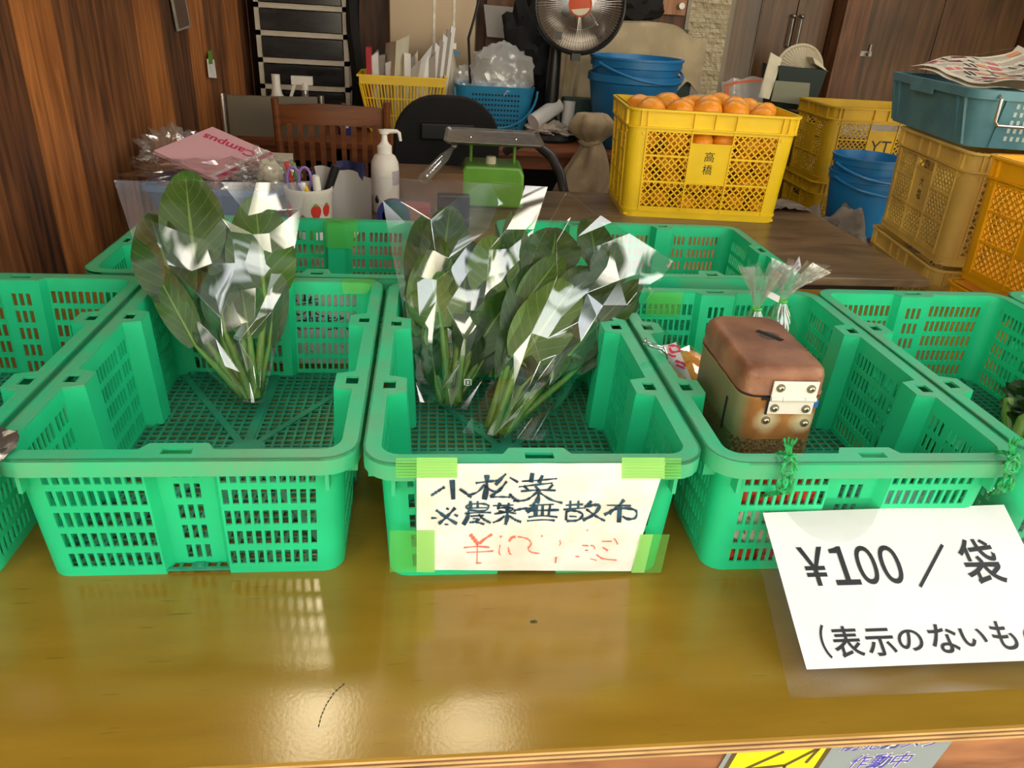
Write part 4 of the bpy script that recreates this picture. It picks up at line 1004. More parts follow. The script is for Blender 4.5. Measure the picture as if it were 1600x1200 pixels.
rim_tape('green tape strip curling over the back rim of the left crate', [(-.165, y1 - .008, .1668), (-.112, y1 - .006, .1668), (-.165, y1 - .024, .1665), (-.114, y1 - .028, .1665), (-.163, y1 - .030, .149), (-.125, y1 - .034, .152)], m_tape)
yB = .6765 + .18 - .021
rim_tape('green tape patch over a post of the back row crate near the wooden wall', [(-.232, yB + .018, .1665), (-.168, yB + .018, .1665), (-.232, yB - .026, .1665), (-.168, yB - .026, .1665), (-.231, yB - .0275, .118), (-.169, yB - .0275, .118)], m_tape)
#MARK2

# ================================================================== YELLOW CRATES
CW, CD, CH = .53, .37, .322
def yellow_crate(label, mats, loc, rz, group, mark='高橋', mark_side=0):
    body, = mats
    t = thing('container_crate', label, 'crate', loc, rz, group)
    hw, hd = CW / 2 - .012, CD / 2 - .012
    taper = lambda z: .012 * (1 - z / CH)
    def face(k):
        """(s, z, d): along the wall, up, outwards"""
        def m(s_, z, d):
            i = taper(z)
            if k == 0: return (s_ * (1 - i / hw), -hd + i - d, z)
            if k == 2: return (-s_ * (1 - i / hw), hd - i + d, z)
            if k == 1: return (hw - i + d, s_ * (1 - i / hd), z)
            return (-hw + i - d, -s_ * (1 - i / hd), z)
        return m
    wl = MB(); rim = MB(); foot = MB(); panels = []
    rows = ((.034, .108), (.114, .186), (.192, .258))
    for k in range(4):
        f = face(k); long = k in (0, 2); half = hw if long else hd
        R = .03
        cols = ((-.200, -.066), (-.062, .062), (.066, .200)) if long else ((-.122, -.052), (-.046, .046), (.052, .122))
        c0, c1 = cols[0][0], cols[2][1]
        B = lambda a, b, c, d, e=0, g=.004: wl.box(a, b, -.004 + 0, g, c, d, map=lambda x, y, z: f(x, z, y - .001))
        # solid corner bands, foot band, head band
        B(-half + R, c0 - .003, 0, CH, g=.003); B(c1 + .003, half - R, 0, CH, g=.003)
        B(c0 - .003, c1 + .003, 0, .030, g=.003); B(c0 - .003, c1 + .003, .262, CH, g=.003)
        for ci, (a, b) in enumerate(cols):
            for ri, (z0, z1) in enumerate(rows):
                if ci == 1 and ri >= 1: continue
                # diamond lattice clipped to the cell
                p = .0215; wd = .0042; n = int((b - a + z1 - z0) / p) + 2
                for sgn in (1, -1):
                    for q in range(-n, n + 1):
                        c = q * p + (.004 if sgn > 0 else .001)
                        pts = []
                        for s_ in (a, b):
                            z = (s_ - a) * sgn + z0 + c
                            if z0 <= z <= z1: pts.append((s_, z))
                        for z in (z0, z1):
                            s_ = a + (z - z0 - c) * sgn
                            if a < s_ < b: pts.append((s_, z))
                        if len(pts) >= 2 and (abs(pts[0][0] - pts[1][0]) > .003):
                            (s0, q0), (s1, q1) = pts[0], pts[1]
                            wl.hexa([f(s0, q0 - wd * .7, -.003), f(s1, q1 - wd * .7, -.003), f(s1, q1 - wd * .7, .0005), f(s0, q0 - wd * .7, .0005),
                                     f(s0, q0 + wd * .7, -.003), f(s1, q1 + wd * .7, -.003), f(s1, q1 + wd * .7, .0005), f(s0, q0 + wd * .7, .0005)])
        for a, b in ((cols[0][0] - .005, cols[0][0]), (cols[0][1], cols[1][0]), (cols[1][1], cols[2][0]), (cols[2][1], cols[2][1] + .005)):
            B(a, b, .02, .268, g=.007)
        for z0, z1 in ((.028, .034), (.108, .114), (.186, .192), (.258, .264)):
            if z0 == .186: B(cols[0][0], cols[0][1], z0, z1, g=.005); B(cols[2][0], cols[2][1], z0, z1, g=.005)
            else: B(cols[0][0], cols[2][1], z0, z1, g=.005)
        a, b = cols[1]
        pz = MB(); panels.append(pz); pz.box(a, b, 0, 1, .114, .226, map=lambda x, y, z: f(x, z, .0012 - .0035 * (1 - y)))
        wl.box(a, b, 0, .006, .226, .231, map=lambda x, y, z: f(x, z, y - .002))
        # rim: two lips with short ribs between
        for z0, z1, g, rm in ((CH - .006, CH, .012, rim), (.268, .273, .010, rim), (.018, .024, .005, foot)):
            rm.box(-half + R, half - R, -.003, g, z0, z1, map=lambda x, y, z: f(x, z, y))
        for s_ in (-half + R, c0 - .004, cols[0][1] + .002, cols[1][0] + (cols[1][1] - cols[1][0]) / 2, cols[1][1] + .002, c1 + .004, half - R):
            rim.box(s_ - .002, s_ + .002, 0, .0095, .272, CH - .005, map=lambda x, y, z: f(x, z, y))
        # screw bosses
        for s_ in (c0 - .012, c1 + .012):
            c = f(s_, .252, .002); e = f(s_, .252, .006); wl.tube([c, e], .005, 8)
    # rounded corners
    for sx, sy, a0 in ((1, -1, -90), (1, 1, 0), (-1, 1, 90), (-1, -1, 180)):
        def cor(mb, z0, z1, r0, r1):
            n = 6; vs = []
            for z in (z0, z1):
                for rr in (r0, r1):
                    i = taper(z)
                    for q in range(n + 1):
                        an = math.radians(a0 + 90 * q / n); vs.append((sx * (hw - i - .03) + rr * math.cos(an), sy * (hd - i - .03) + rr * math.sin(an), z))
            m = n + 1; fs = []
            for q in range(n):
                fs += [(q, q + 1, 2 * m + q + 1, 2 * m + q), (m + q, 3 * m + q, 3 * m + q + 1, m + q + 1), (q, m + q, m + q + 1, q + 1), (2 * m + q, 2 * m + q + 1, 3 * m + q + 1, 3 * m + q)]
            fs += [(0, 2 * m, 3 * m, m), (n, m + n, 3 * m + n, 2 * m + n)]
            mb.add(vs, fs)
        cor(wl, 0, CH, .026, .032); cor(rim, CH - .006, CH, .03, .042); cor(rim, .268, .273, .03, .040); cor(foot, .018, .024, .03, .035)
    wl.build('lattice_walls', body, t, angle=30); pn = [q.build('name_panel', body, t, smooth=False) for q in panels][0]; foot.build('foot_ring', body, t, angle=30)
    rim.build('rim', body, t, angle=30)
    MB().box(-hw + .014, hw - .014, -hd + .014, hd - .014, .004, .010).build('base', body, t, smooth=False)
    if mark:
        f = face(mark_side); mb = MB()
        for i, ch in enumerate(mark if mark_side == 0 else ''):
            zt = .208 - i * .038
            put_text(mb, ch, lambda a, b: f(-.015 + a * .030, zt - .030 + b * .030, .0019))
        if mb.v: mb.build('brushed_name', m_ink, pn, smooth=False)
    return t, face
GY = 'yellow lattice container crates'
oc, ocf = yellow_crate('bright yellow lattice crate heaped with mandarins on the brown table, name brushed in black', (m_ybright,), (.835, 1.745, 0), math.radians(-4.5), GY)
# mandarins: heap on top plus the ones seen through the lattice
rs = random.Random(4)
meshes = []
for k in range(4):
    mb = MB(); mandarin(mb, (0, 0, 0), .0385, k); o = mb.build('mandarin', m_orange); meshes.append(o.data); bpy.data.objects.remove(o)
Mrot = Matrix.Rotation(math.radians(-4.5), 4, 'Z'); Mrot.translation = V((.835, 1.745, 0))
def put_mandarin(x, y, z, label, sc=1):
    o = bpy.data.objects.new('mandarin', rs.choice(meshes)); COL.objects.link(o)
    o.location = Mrot @ V((x, y, z)); o.rotation_euler = (rs.uniform(-.5, .5), rs.uniform(-.5, .5), rs.uniform(0, 6)); o.scale = (sc,) * 3
    tag(o, label, 'fruit', 'mandarins in the yellow crate')
for lz in range(4):
    z = .047 + lz * .060
    for i in range(6):
        for j in range(4):
            if lz < 3 and i in (1, 2, 3, 4) and j in (1, 2): continue
            x = -.192 + i * .0768 + (.018 if lz % 2 else -.006) * (1 if 0 < i < 5 else 0); y = -.118 + j * .0787
            put_mandarin(x + rs.uniform(-.004, .004), y + rs.uniform(-.004, .004), z + rs.uniform(-.003, .003), 'mandarin packed inside the bright yellow crate, seen through its lattice', rs.uniform(.92, .99))
for i in range(5):
    for j in range(3):
        x = -.172 + i * .086 + (.02 if j == 1 else -.008); y = -.088 + j * .088
        hz = .303 + .012 * math.exp(-((x - .02) / .13) ** 2) + rs.uniform(-.007, .006)
        put_mandarin(x + rs.uniform(-.006, .006), y + rs.uniform(-.006, .006), hz, 'mandarin on top of the heap in the bright yellow crate', rs.uniform(1.0, 1.22))
# stacks at the right
def stack(x, y, rz, n, mat, labels, dz=.318, z0=FZ, mark='高橋', ms=0):
    out = []
    for i in range(n):
        out.append(yellow_crate(labels[i], (mat,), (x, y, z0 + i * dz), rz, GY, mark, ms))
    return out
RZM = math.radians(-100)
stack(1.66, 1.493, RZM, 3, m_ydull, ['faded yellow crate at the floor under the blue-grey crate stack', 'faded yellow lattice crate, middle one below the blue-grey crate', 'faded yellow lattice crate directly under the blue-grey crate'], dz=.3315, mark='大塩')
stack(1.587, .915, math.radians(-90), 3, m_yorange, ['orange-yellow crate at the floor at the right edge', 'orange-yellow lattice crate at right edge, below the topmost one', 'topmost orange-yellow lattice crate at the right edge'], dz=.339, mark='')
yt = stack(1.943, 2.70, math.radians(-1), 3, m_ymust, ['mustard yellow crate at the floor behind the blue buckets', 'mustard yellow crate behind the blue buckets, below the YT crate', 'open mustard yellow crate lettered YT behind the blue buckets'], mark='')
root, f = yt[2][0], yt[2][1](0)
mb = MB(); put_text(mb, 'YT', lambda a, b: f(-.045 + a * .095, .135 + b * .055, .0021)); mb.build('stencilled_letters', m_ink, root, smooth=False)
mb = MB(); mb.blob((0, 0, 0), (.19, .12, .035), 8, .5, 3.2, 3); o = mb.build('white_plastic_wrap', m_poly, loc=V((1.943, 2.70, FZ + .318 * 2 + .215))); tag(o, 'crumpled white plastic inside the YT crate', 'plastic wrap')
mb = MB(); mb.box(-.17, .17, -.11, .11, -.165, -.02); o = mb.build('stacked_liner', m_card, loc=V((1.943, 2.70, FZ + .318 * 2 + .182))); tag(o, 'cardboard packing inside the mustard YT crate below the plastic', 'packing', None)
# blue-grey crate with newspaper on the middle stack
bg_ = thing('fish_crate', 'blue-grey plastic crate with wire handles and newspaper on the faded yellow stack', 'crate', (1.711, 1.609, .2875), math.radians(-100))
w_, d_, h_ = .31, .22, .150
def shell(w0, d0, w1, d1, h, th=.004, r=.04):
    mb = MB(); rings = []
    for (a, b, z) in ((w0, d0, 0), (w1, d1, h), (w1 - th, d1 - th, h), (w0 - th, d0 - th, th)):
        rings.append([(x, y, z) for x, y in rrect(-a, a, -b, b, r)])
    n = len(rings[0])
    for q in rings: mb.v += [V(p) for p in q]
    for i in range(3):
        for k in range(n): l = (k + 1) % n; mb.f.append((i * n + k, i * n + l, (i + 1) * n + l, (i + 1) * n + k)); mb.mi.append(0)
    mb.f.append(tuple(reversed(range(n)))); mb.f.append(tuple(3 * n + k for k in range(n))); mb.mi += [0, 0]
    return mb
mb = shell(w_ - .03, d_ - .03, w_ - .008, d_ - .008, h_)
mb.build('tub', m_bluegrey, bg_, angle=40)
mb = MB(); P_ = rrect(-w_, w_, -d_, d_, .05, 8); Q_ = rrect(-w_ + .012, w_ - .012, -d_ + .012, d_ - .012, .04, 8); n = len(P_)
mb.v = [V((x, y, z)) for z in (h_ - .022, h_ + .002) for x, y in P_] + [V((x, y, h_ + .002)) for x, y in Q_] + [V((x, y, h_ - .022)) for x, y in Q_]
for i, j in ((0, 1), (1, 2), (2, 3), (3, 0)):
    for k in range(n): l = (k + 1) % n; mb.f.append((i * n + k, i * n + l, j * n + l, j * n + k)); mb.mi.append(0)
for x in (-.02,): mb.box(x - .08, x + .08, -d_ - .003, -d_ + .004, h_ - .036, h_ - .018)
mb.build('rim', m_bluegrey, bg_, angle=40)
for x in (-.215, .215, -.26, .26): mb = MB(); mb.hexa([(x - .004, -d_ + .030, .004), (x + .004, -d_ + .030, .004), (x + .004, -d_ + .05, .004), (x - .004, -d_ + .05, .004), (x - .004, -d_ + .002, h_ - .02), (x + .004, -d_ + .002, h_ - .02), (x + .004, -d_ + .03, h_ - .02), (x - .004, -d_ + .03, h_ - .02)]); mb.build('rib', m_bluegrey, bg_)
for y in (-.12, .12): mb = MB(); mb.hexa([(w_ - .050, y - .004, .004), (w_ - .024, y - .004, .004), (w_ - .024, y + .004, .004), (w_ - .050, y + .004, .004), (w_ - .03, y - .004, h_ - .02), (w_ - .003, y - .004, h_ - .02), (w_ - .003, y + .004, h_ - .02), (w_ - .03, y + .004, h_ - .02)]); mb.build('rib', m_bluegrey, bg_)
mb = MB()
for r in range(6):
    for c in range(11):
        z = .022 + r * .0215; i = .030 - .022 * z / h_
        y = -.085 + c * .017
        mb.box(w_ - i - .001, w_ - i + .0022, y - .004, y + .004, z, z + .012)
mb.build('vent_slots', M('pale_vent', S(176, 186, 178), .6), bg_, smooth=False)
for s_ in (1, -1):
    mb = MB(); x = s_ * (w_ + .004); mb.tube([(x - s_ * .006, -.15, h_ - .01), (x + s_ * .012, -.15, h_ - .018), (x + s_ * .016, -.15, h_ - .075), (x + s_ * .016, -.14, h_ - .085), (x + s_ * .016, .14, h_ - .085), (x + s_ * .016, .15, h_ - .075), (x + s_ * .012, .15, h_ - .018), (x - s_ * .006, .15, h_ - .01)], .0042, 8); mb.build('wire_handle', m_steel, bg_)
npp = thing('newspaper', 'open newspaper sheet with small colour pictures lying in the blue-grey crate', 'newspaper', (1.711, 1.609, .372), math.radians(-100))
def nf(a, b):
    x = lerp(-.285, .255, a); y = lerp(-.165, .19, b)
    z = .088 + .045 * b - .01 * max(0, a - .5) + .010 * math.sin(a * 6 + b * 3) + .05 * max(0, .5 - a) * b + .02 * math.sin(b * 7 + a * 2) * b + .006 * noise.noise((a * 5, b * 5, 2))
    if y > .15: y = .15 + (y - .15) * .3
    return (x, y, z)
mb = MB(); mb.grid(nf, 26, 18); mb.build('sheet', m_newsp, npp)
mb = MB(); rs = random.Random(5)
def npatch(a0, a1, b0, b1, mi, lift=.0012):
    mb.grid(lambda p, q: V(nf(lerp(a0, a1, p), lerp(b0, b1, q))) + V((0, 0, lift)), 4, 1, mi)
for c in range(8):
    a0 = .03 + c * .12
    npatch(a0 - .008, a0 - .005, .03, .97, 0)
    b = .05
    while b < .93:
        if rs.random() < .09: hgt = rs.uniform(.08, .13); npatch(a0 + .01, a0 + .075, b, b + hgt, rs.choice((1, 1, 2, 3))); b += hgt + .02
        elif rs.random() < .1: npatch(a0 + .005, a0 + .10, b, b + .022, 4); b += .04
        else: npatch(a0 + .004, a0 + rs.uniform(.07, .105), b, b + .0035, 0); b += .0135
mb.build('print', [M('news_grey', S(134, 126, 116), .9), M('news_maroon', S(112, 54, 58), .85), M('news_pink', S(206, 110, 112), .85), M('news_orange', S(212, 140, 96), .85), M('news_black', S(58, 52, 50), .9)], npp, smooth=False)
mb = MB(); mb.grid(lambda a, b: V(nf(a, b)) + V((.02, -.012 - .05 * b * b, -.010 - .05 * b)), 14, 10); mb.build('lower_sheet', m_newsp, npp)
# blue buckets
def bucket(label, loc, R, h, mat, rz=0, group=None, bails=((-.02, .02),)):
    t = thing('bucket', label, 'bucket', loc, rz, group)
    mb = MB(); mb.lathe([(0, 0), (R * .74, 0), (R * .77, .006), (R * .955, h * .86), (R * .955, h * .87), (R, h * .88), (R, h * .965), (R * 1.03, h * .97), (R * 1.03, h), (R * .97, h), (R * .95, h * .9), (R * .74, .012), (0, .010)], 40); mb.build('pail', mat, t, angle=40)
    for dz, out in bails:
        mb = MB(); mb.tube([(R * 1.05 * math.cos(q), -R * 1.05 * abs(math.sin(q)) - out * math.sin(q), h * .92 + dz - .30 * R * 2 * (math.sin(q) ** 1) * .55) for q in [math.pi * i / 16 for i in range(17)]], .006, 8); mb.build('bail_handle', mat, t)
    return t
bz_ = -.205
bucket('blue bucket, lower of the two nested beside the brown table', (1.745, 2.26, bz_), .138, .25, m_blue, .2, 'nested blue buckets', ((0, .02),))
bucket('blue bucket nested on top of another beside the brown table', (1.745, 2.26, bz_ + .062), .138, .25, m_blue, .1, 'nested blue buckets', ((-.01, .025),))
MB().box(1.58, 1.89, 2.11, 2.41, FZ, bz_ - .002).build('wooden_stand', w_dark, smooth=False); tag(bpy.data.objects['wooden_stand'], 'dark wooden box stand under the nested blue buckets', 'stand')
mb = MB()
def rag(a, b):
    x = lerp(1.42, 1.66, a); y = lerp(2.16, 1.96, b)
    return (x + .02 * noise.noise((a * 4, b * 4, 1)), y + .02 * noise.noise((a * 3, b * 5, 7)), bz_ + .09 + .06 * noise.noise((a * 6, b * 6, 3)) - .11 * max(0, b - .55) ** 1 * 2 + .03 * math.sin(a * 9))
mb.grid(rag, 24, 20); o = mb.build('rag', m_rag); tag(o, 'crumpled grey rag at the foot of the nested blue buckets', 'rag')
mb = MB(); mb.grid(lambda a, b: (lerp(1.13, 1.265, a) + .01 * noise.noise((a * 3, b * 4, 4)), lerp(1.72, 1.86, b), .006 + .016 * abs(noise.noise((a * 5, b * 5, 9))) * (1 - abs(2 * a - 1) ** 4)), 16, 14); o = mb.build('rag', m_rag); tag(o, 'small brown-grey rag on the table corner right of the mandarin crate', 'rag')

# ================================================================== DESK AT THE BACK AND ITS LOAD
dk = thing('desk', 'reddish brown wooden desk along the back wall carrying heater and baskets', 'desk', (.3, 3.2, 0))
MB().box(-1.12, .93, -.52, .58, -.028, 0).build('desk_top', m_deskw, dk, smooth=False, bevel=.004)
MB().box(-1.08, .90, -.49, -.465, -.085, -.028).build('apron', m_deskw, dk, smooth=False)
MB().box(-1.08, .90, .40, .43, FZ, -.028).build('back_panel', m_nearblack, dk, smooth=False)  # desk panels near-black, the shadow under the desk put into their colour
for x in (-.72, .84):
    MB().box(x, x + .06, -.49, .56, FZ, -.028).build('side_panel', m_nearblack, dk, smooth=False)
# drawer tower
dt_ = thing('drawer_tower', 'aged white drawer tower with five smoked drawers against the wooden wall', 'drawers', (-.61, 3.42, 0.002))
mb = MB(); x0, x1, y0, y1 = -.21, .21, -.16, .18
mb.box(x0, x0 + .022, y0, y1, .0, .72); mb.box(x1 - .022, x1, y0, y1, .0, .72); mb.box(x0, x1, y1 - .01, y1, 0, .72)
zs = [.03 + .1165 * i for i in range(7)]
for z in zs: mb.box(x0, x1, y0, y1, z - .011, z + .011) if z < .74 else None
mb.build('frame', m_offw, dt_, smooth=False)
for z in zs[:6]:
    mb = MB(); mb.box(x0 + .026, x1 - .026, y0 - .006, y0 + .01, z + .015, z + .101); mb.box(x0 + .04, x1 - .04, y0 - .016, y0 - .004, z + .086, z + .096); d = mb.build('drawer_front', m_clearsm, dt_, smooth=False)
    mb = MB()
    for q in range(3): mb.box(x0 + .04 + .02 * q, x1 - .06 - .03 * ((q + int(z * 40)) % 3), y0 + .012 + .02 * q, y0 + .014 + .02 * q, z + .02, z + .045 + .012 * q)
    mb.build('papers', m_greyp, d, smooth=False)
# yellow basket with papers
yb_ = thing('basket', 'yellow slatted plastic basket full of papers on the desk', 'basket', (-.138, 3.10, 0.001))
BW0, BW1, BD0, BD1, BH = .145, .195, .10, .135, .245
mb = MB()
def bp(s_, z, k):
    t = z / BH; a = lerp(BW0, BW1, t); b = lerp(BD0, BD1, t)
    return ((s_ * a, -b, z), (a, s_ * b, z), (-s_ * a, b, z), (-a, -s_ * b, z))[k]
for k in range(4):
    n = 25 if k % 2 == 0 else 16
    for i in range(n + 1):
        s_ = -1 + 2 * i / n; wd = .014 if i in (0, n) else .0066
        mb.bar(bp(s_, 0, k), bp(s_, BH - .03, k), wd, .003, ((0, 1, 0), (1, 0, 0), (0, 1, 0), (1, 0, 0))[k])
    for z in (.004, .075, .15): mb.bar(bp(-1, z, k), bp(1, z, k), .003, .006)
    mb.bar(bp(-1, BH - .018, k), bp(1, BH - .018, k), .004, .034)
mb.box(-BW0, BW0, -BD0, BD0, 0, .004)
mb.build('slatted_body', m_ybright, yb_, smooth=False)
mb = MB()
for k in range(4): mb.bar(bp(-1.04, BH, k), bp(1.04, BH, k), .014, .008)
mb.build('rim', m_ybright, yb_, smooth=False)
rs = random.Random(11)
GPp = 'papers standing in the yellow basket'
def paper_sheet(name, x, y, wd, h0, h1, tilt, lean, mat, label, cat='papers', fold=0, th=.004):
    mb = MB()
    def fn(a, b): return ((a - .5) * wd + tilt * b * .25, lean * b * .25 + fold * (abs(a - .5)) , lerp(0, lerp(h0, h1, a), b))
    mb.grid(fn, 6, 6); n = len(mb.v); mb.v += [p + V((0, th, 0)) for p in mb.v]; mb.f += [tuple(reversed([i + n for i in f])) for f in mb.f]; mb.mi = [0] * len(mb.f)
    # close the edges
    W_ = 7
    ed = [(j * W_, (j + 1) * W_) for j in range(6)] + [(j * W_ + 6, (j + 1) * W_ + 6) for j in range(6)] + [(i, i + 1) for i in range(6)] + [(42 + i, 43 + i) for i in range(6)]
    for a, b in ed: mb.f.append((a, b, b + n, a + n)); mb.mi.append(0)
    o = mb.build(name, mat, loc=(x, y, .012)); tag(o, label, cat, GPp)
    return o
for i in range(16):
    x = -.275 + i * .0182
    paper_sheet('paper_bundle', x, 3.06 + rs.uniform(-.03, .04), .03, .27 + rs.uniform(0, .06), .28 + rs.uniform(0, .06), rs.uniform(-.05, .12), rs.uniform(-.1, .1), rs.choice((m_paper, m_greyp, m_cream, m_greyp)), 'pale paper bundle standing upright in the yellow basket', th=rs.uniform(.05, .08))
for i in range(6):
    o = paper_sheet('document_sheet', -.03 + i * .013, 3.08 + i * .006, .02, .36 + .018 * i, .34 + .02 * i, .12 + i * .02, .05, m_paper if i % 2 else m_greyp, 'tall pale sheet standing at the right end of the yellow basket', th=.07)
paper_sheet('red_folder', -.29, 3.02, .022, .345, .345, 0, 0, M('red_folder_card', S(170, 36, 48), .6), 'narrow red folder standing at left of the yellow basket', 'folder', th=.09)
paper_sheet('folded_flyer', -.19, 2.99, .11, .36, .40, .10, -.05, m_cream, 'folded cream flyer fanned out at the front of the yellow basket', 'flyer', fold=.35)
paper_sheet('open_envelope', -.11, 2.985, .10, .26, .37, .22, -.06, m_paper, 'white open envelope leaning right in the yellow basket', 'envelope', fold=.2)
# things between tower and basket / behind
mb = MB(); mb.grid(lambda a, b: (lerp(-.395, -.335, a) + .008 * math.sin(b * 6), 3.22 + .02 * math.sin(a * 6 + b * 3), lerp(.02, .56, b)), 8, 14); mb.v += []; mb.tube([(-.37, 3.2, .56), (-.365, 3.2, .66), (-.35, 3.2, .70)], .006, 8)
o = mb.build('black_bag', m_blackc); tag(o, 'black cloth bag hanging between the drawer tower and the yellow basket', 'bag')
lk_ = thing('steel_locker', 'beige steel locker panel standing behind the yellow basket', 'locker', (-.02, 3.62, 0))
MB().box(-.20, .24, -.06, .14, .002, 1.0).build('body', M('beige_steel', S(150, 130, 104), .35, .3), lk_, smooth=False, bevel=.006)
for x in (.02, .12): MB().box(x, x + .012, -.066, -.058, .01, .98).build('door_edge', m_steeld, lk_, smooth=False)
wp = MB().box(.28, .52, 3.70, 3.76, .002, 1.1).build('brown_board', w_post, smooth=False); tag(wp, 'reddish brown upright board behind the blue basket', 'board')
# small bottle near basket
o = thing('cleaner_bottle', 'small white bottle with blue trigger between the yellow and blue baskets', 'bottle', (.085, 3.2, .001))
mb = MB(); mb.lathe([(0, 0), (.03, 0), (.03, .28), (.014, .33), (.014, .36), (0, .36)], 16); mb.build('body', m_offw, o); mb = MB(); mb.box(-.018, .022, -.012, .012, .36, .385); mb.build('cap', m_whitep, o); mb = MB(); mb.box(.012, .04, -.006, .006, .335, .35); mb.build('trigger', m_blue, o)
# blue basket with plastic bag
bb = thing('basket', 'blue perforated carry basket holding a crumpled plastic bag on the desk', 'basket', (.285, 3.10, .001))
mb = shell(.145, .105, .185, .135, .225, .004, .05); mb.build('tub', m_bluebk, bb, angle=40)
mb = MB()
for r in range(8):
    for c in range(15):
        z = .03 + r * .022; t = z / .225; y = -lerp(.105, .135, t); mb.box(-.105 + c * .015 - .0045, -.105 + c * .015 + .0045, y - .0012, y + .001, z, z + .012)
mb.build('perforation', M('blue_hole_shadow', S(10, 40, 60), .8), bb, smooth=False)
mb = MB(); mb.tube([(.19 * math.cos(q), -.14 - .012 * math.sin(q), .215 - .17 * math.sin(q)) for q in [math.pi * i / 18 for i in range(19)]], .0055, 8); mb.build('handle', m_bluebk, bb)
mb = MB(); mb.blob((0, 0, 0), (.150, .105, .150), 2, .17, 3.4, 4, True); o = mb.build('plastic_bag', m_poly, loc=(.315, 3.075, .255), angle=50); tag(o, 'crumpled clear plastic bag bulging out of the blue basket', 'plastic bag')
mb = MB(); mb.blob((0, 0, 0), (.05, .05, .06), 5, .3, 2.6, 3, True); o = mb.build('plastic_bag', m_poly, loc=(.145, 3.15, .235), angle=25); tag(o, 'milky plastic bag scrap tucked at the left end of the blue basket', 'plastic bag')
# rolled papers and cloth
mb = MB(); mb.tube([(.46, 2.93, .085), (.585, 3.02, .155)], .036, 18); o = mb.build('paper_roll', m_paper); tag(o, 'thick white paper roll lying slanted beside the blue basket', 'paper roll')
mb = MB(); mb.tube([(.64, 3.05, .004), (.645, 3.06, .17)], .030, 16); o = mb.build('paper_roll', m_paper); tag(o, 'short white paper roll standing just left of the heater post', 'paper roll')
mb = MB(); mb.blob((.54, 2.98, .035), (.10, .08, .045), 3, .5, 3, 4); o = mb.build('white_cloth', M('grubby_white_cloth', S(200, 190, 176), .95, var=.1)); tag(o, 'crumpled off-white cloth under the slanted paper roll', 'cloth')
# clutter in shadow behind
mb = MB(); mb.blob((.47, 3.46, .30), (.13, .12, .25), 6, .5, 2.4, 4); o = mb.build('dark_coat', m_blackc); tag(o, 'heap of dark clothing in the shadow left of the heater', 'clothing')
mb = MB(); mb.blob((.545, 3.62, .70), (.10, .10, .28), 12, .4, 2.2, 4); o = mb.build('dark_jacket', m_blackc); tag(o, 'black jacket hanging above the dark heap beside the heater', 'clothing')
mb = MB(); mb.box(-.09, .09, -.006, .006, -.075, .075, map=lambda x, y, z: (x + z * -.15, y, z - .03 * x)); o = mb.build('white_board', M('dull_white_board', S(150, 144, 138), .5), loc=dp(785, 35, 3.9), bevel=.002); tag(o, 'small pale board with rounded corners hanging in the shadow behind the blue basket', 'board')
for i, (u, v, a, l, wd) in enumerate(((775, 90, .5, .16, .10), (800, 75, -.6, .20, .04), (790, 100, -.75, .18, .035), (815, 95, -.9, .2, .04), (750, 92, .3, .12, .10), (820, 115, .2, .1, .05))):
    c = dp(u, v, 3.96 + .03 * i); d = V((math.cos(a), .1, math.sin(a))) * l / 2
    mb = MB(); mb.bar(-d, d, wd, .008, (0, 1, 0.2)); o = mb.build('cardboard_flap', m_card, loc=c, smooth=False); tag(o, ('broad cardboard flap above the crumpled plastic bag', 'long narrow cardboard strip slanting down beside dark coat', 'narrow cardboard strip slanting under the longer one', 'steep cardboard strip nearest the heater post', 'pale torn cardboard piece above the blue basket', 'short cardboard scrap low beside the heater post')[i], 'cardboard')
mb = MB()
mb.tube([dp(735, 130, 3.5), dp(732, 60, 3.5), dp(742, 25, 3.5), dp(756, -30, 3.5)], .006, 8); o = mb.build('black_hoop', m_blackp); tag(o, 'thin black curved tube rising against the brown board', 'tube')
# halogen heater
hz_ = dp(906, 8, 3.25)
ht = thing('halogen_heater', 'round wire-fronted electric heater with orange hub on a black stand', 'heater', (.55, 3.01, .001))
o = ht.location; hc = hz_ - o
mb = MB(); mb.lathe([(0, 0), (.130, 0), (.133, .012), (.125, .03), (.06, .055), (.045, .075), (0, .078)], 36); mb.build('base', m_blackp, ht)
mb = MB(); mb.tube([(0, 0, .05), (.0, 0, .30), (.004, 0, hc.z - .12)], [.036, .032, .026], 16); mb.build('pole', m_blackp, ht)
mb = MB(); mb.tube([(.004, 0, hc.z - .14), (hc.x * .35, .0, hc.z - .04), (hc.x, hc.y * .5, hc.z), (hc.x, hc.y + .075, hc.z)], .03, 12); mb.build('neck', m_blackp, ht)
hn = V((-.12, -1, .12)).normalized(); hx = V((0, 0, 1)).cross(hn).normalized() * -1; hy = hn.cross(hx) * -1
if hy.z < 0: hy = -hy
def hp(r, a, d): return hc + hx * (r * math.cos(a)) + hy * (r * math.sin(a)) + hn * d
RH = .192
mb = MB(); mb.tube([hp(RH, q * math.pi / 24, 0) for q in range(48)], .009, 8, closed=True); mb.tube([hp(RH - .004, q * math.pi / 24, -.012) for q in range(48)], .008, 8, closed=True); mb.box(-.02, .02, -.01, .02, -.02, .01, map=lambda x, y, z: hp(RH + .01, -math.pi / 2, 0) + V((x, y, z))); mb.build('head_ring', m_blackp, ht)
mb = MB(); mb.grid(lambda a, b: hp(RH * b, a * 2 * math.pi, -.10 * (1 - b * b)), 48, 10); mb.build('reflector', M('reflector_bowl', S(150, 138, 122), .34, .85), ht)
mb = MB()
for q in range(90):
    a = q * 2 * math.pi / 90; mb.tube([hp(.050, a, .030), hp(.10, a, .026), hp(.155, a, .016), hp(RH, a, .0)], .00085, 4)
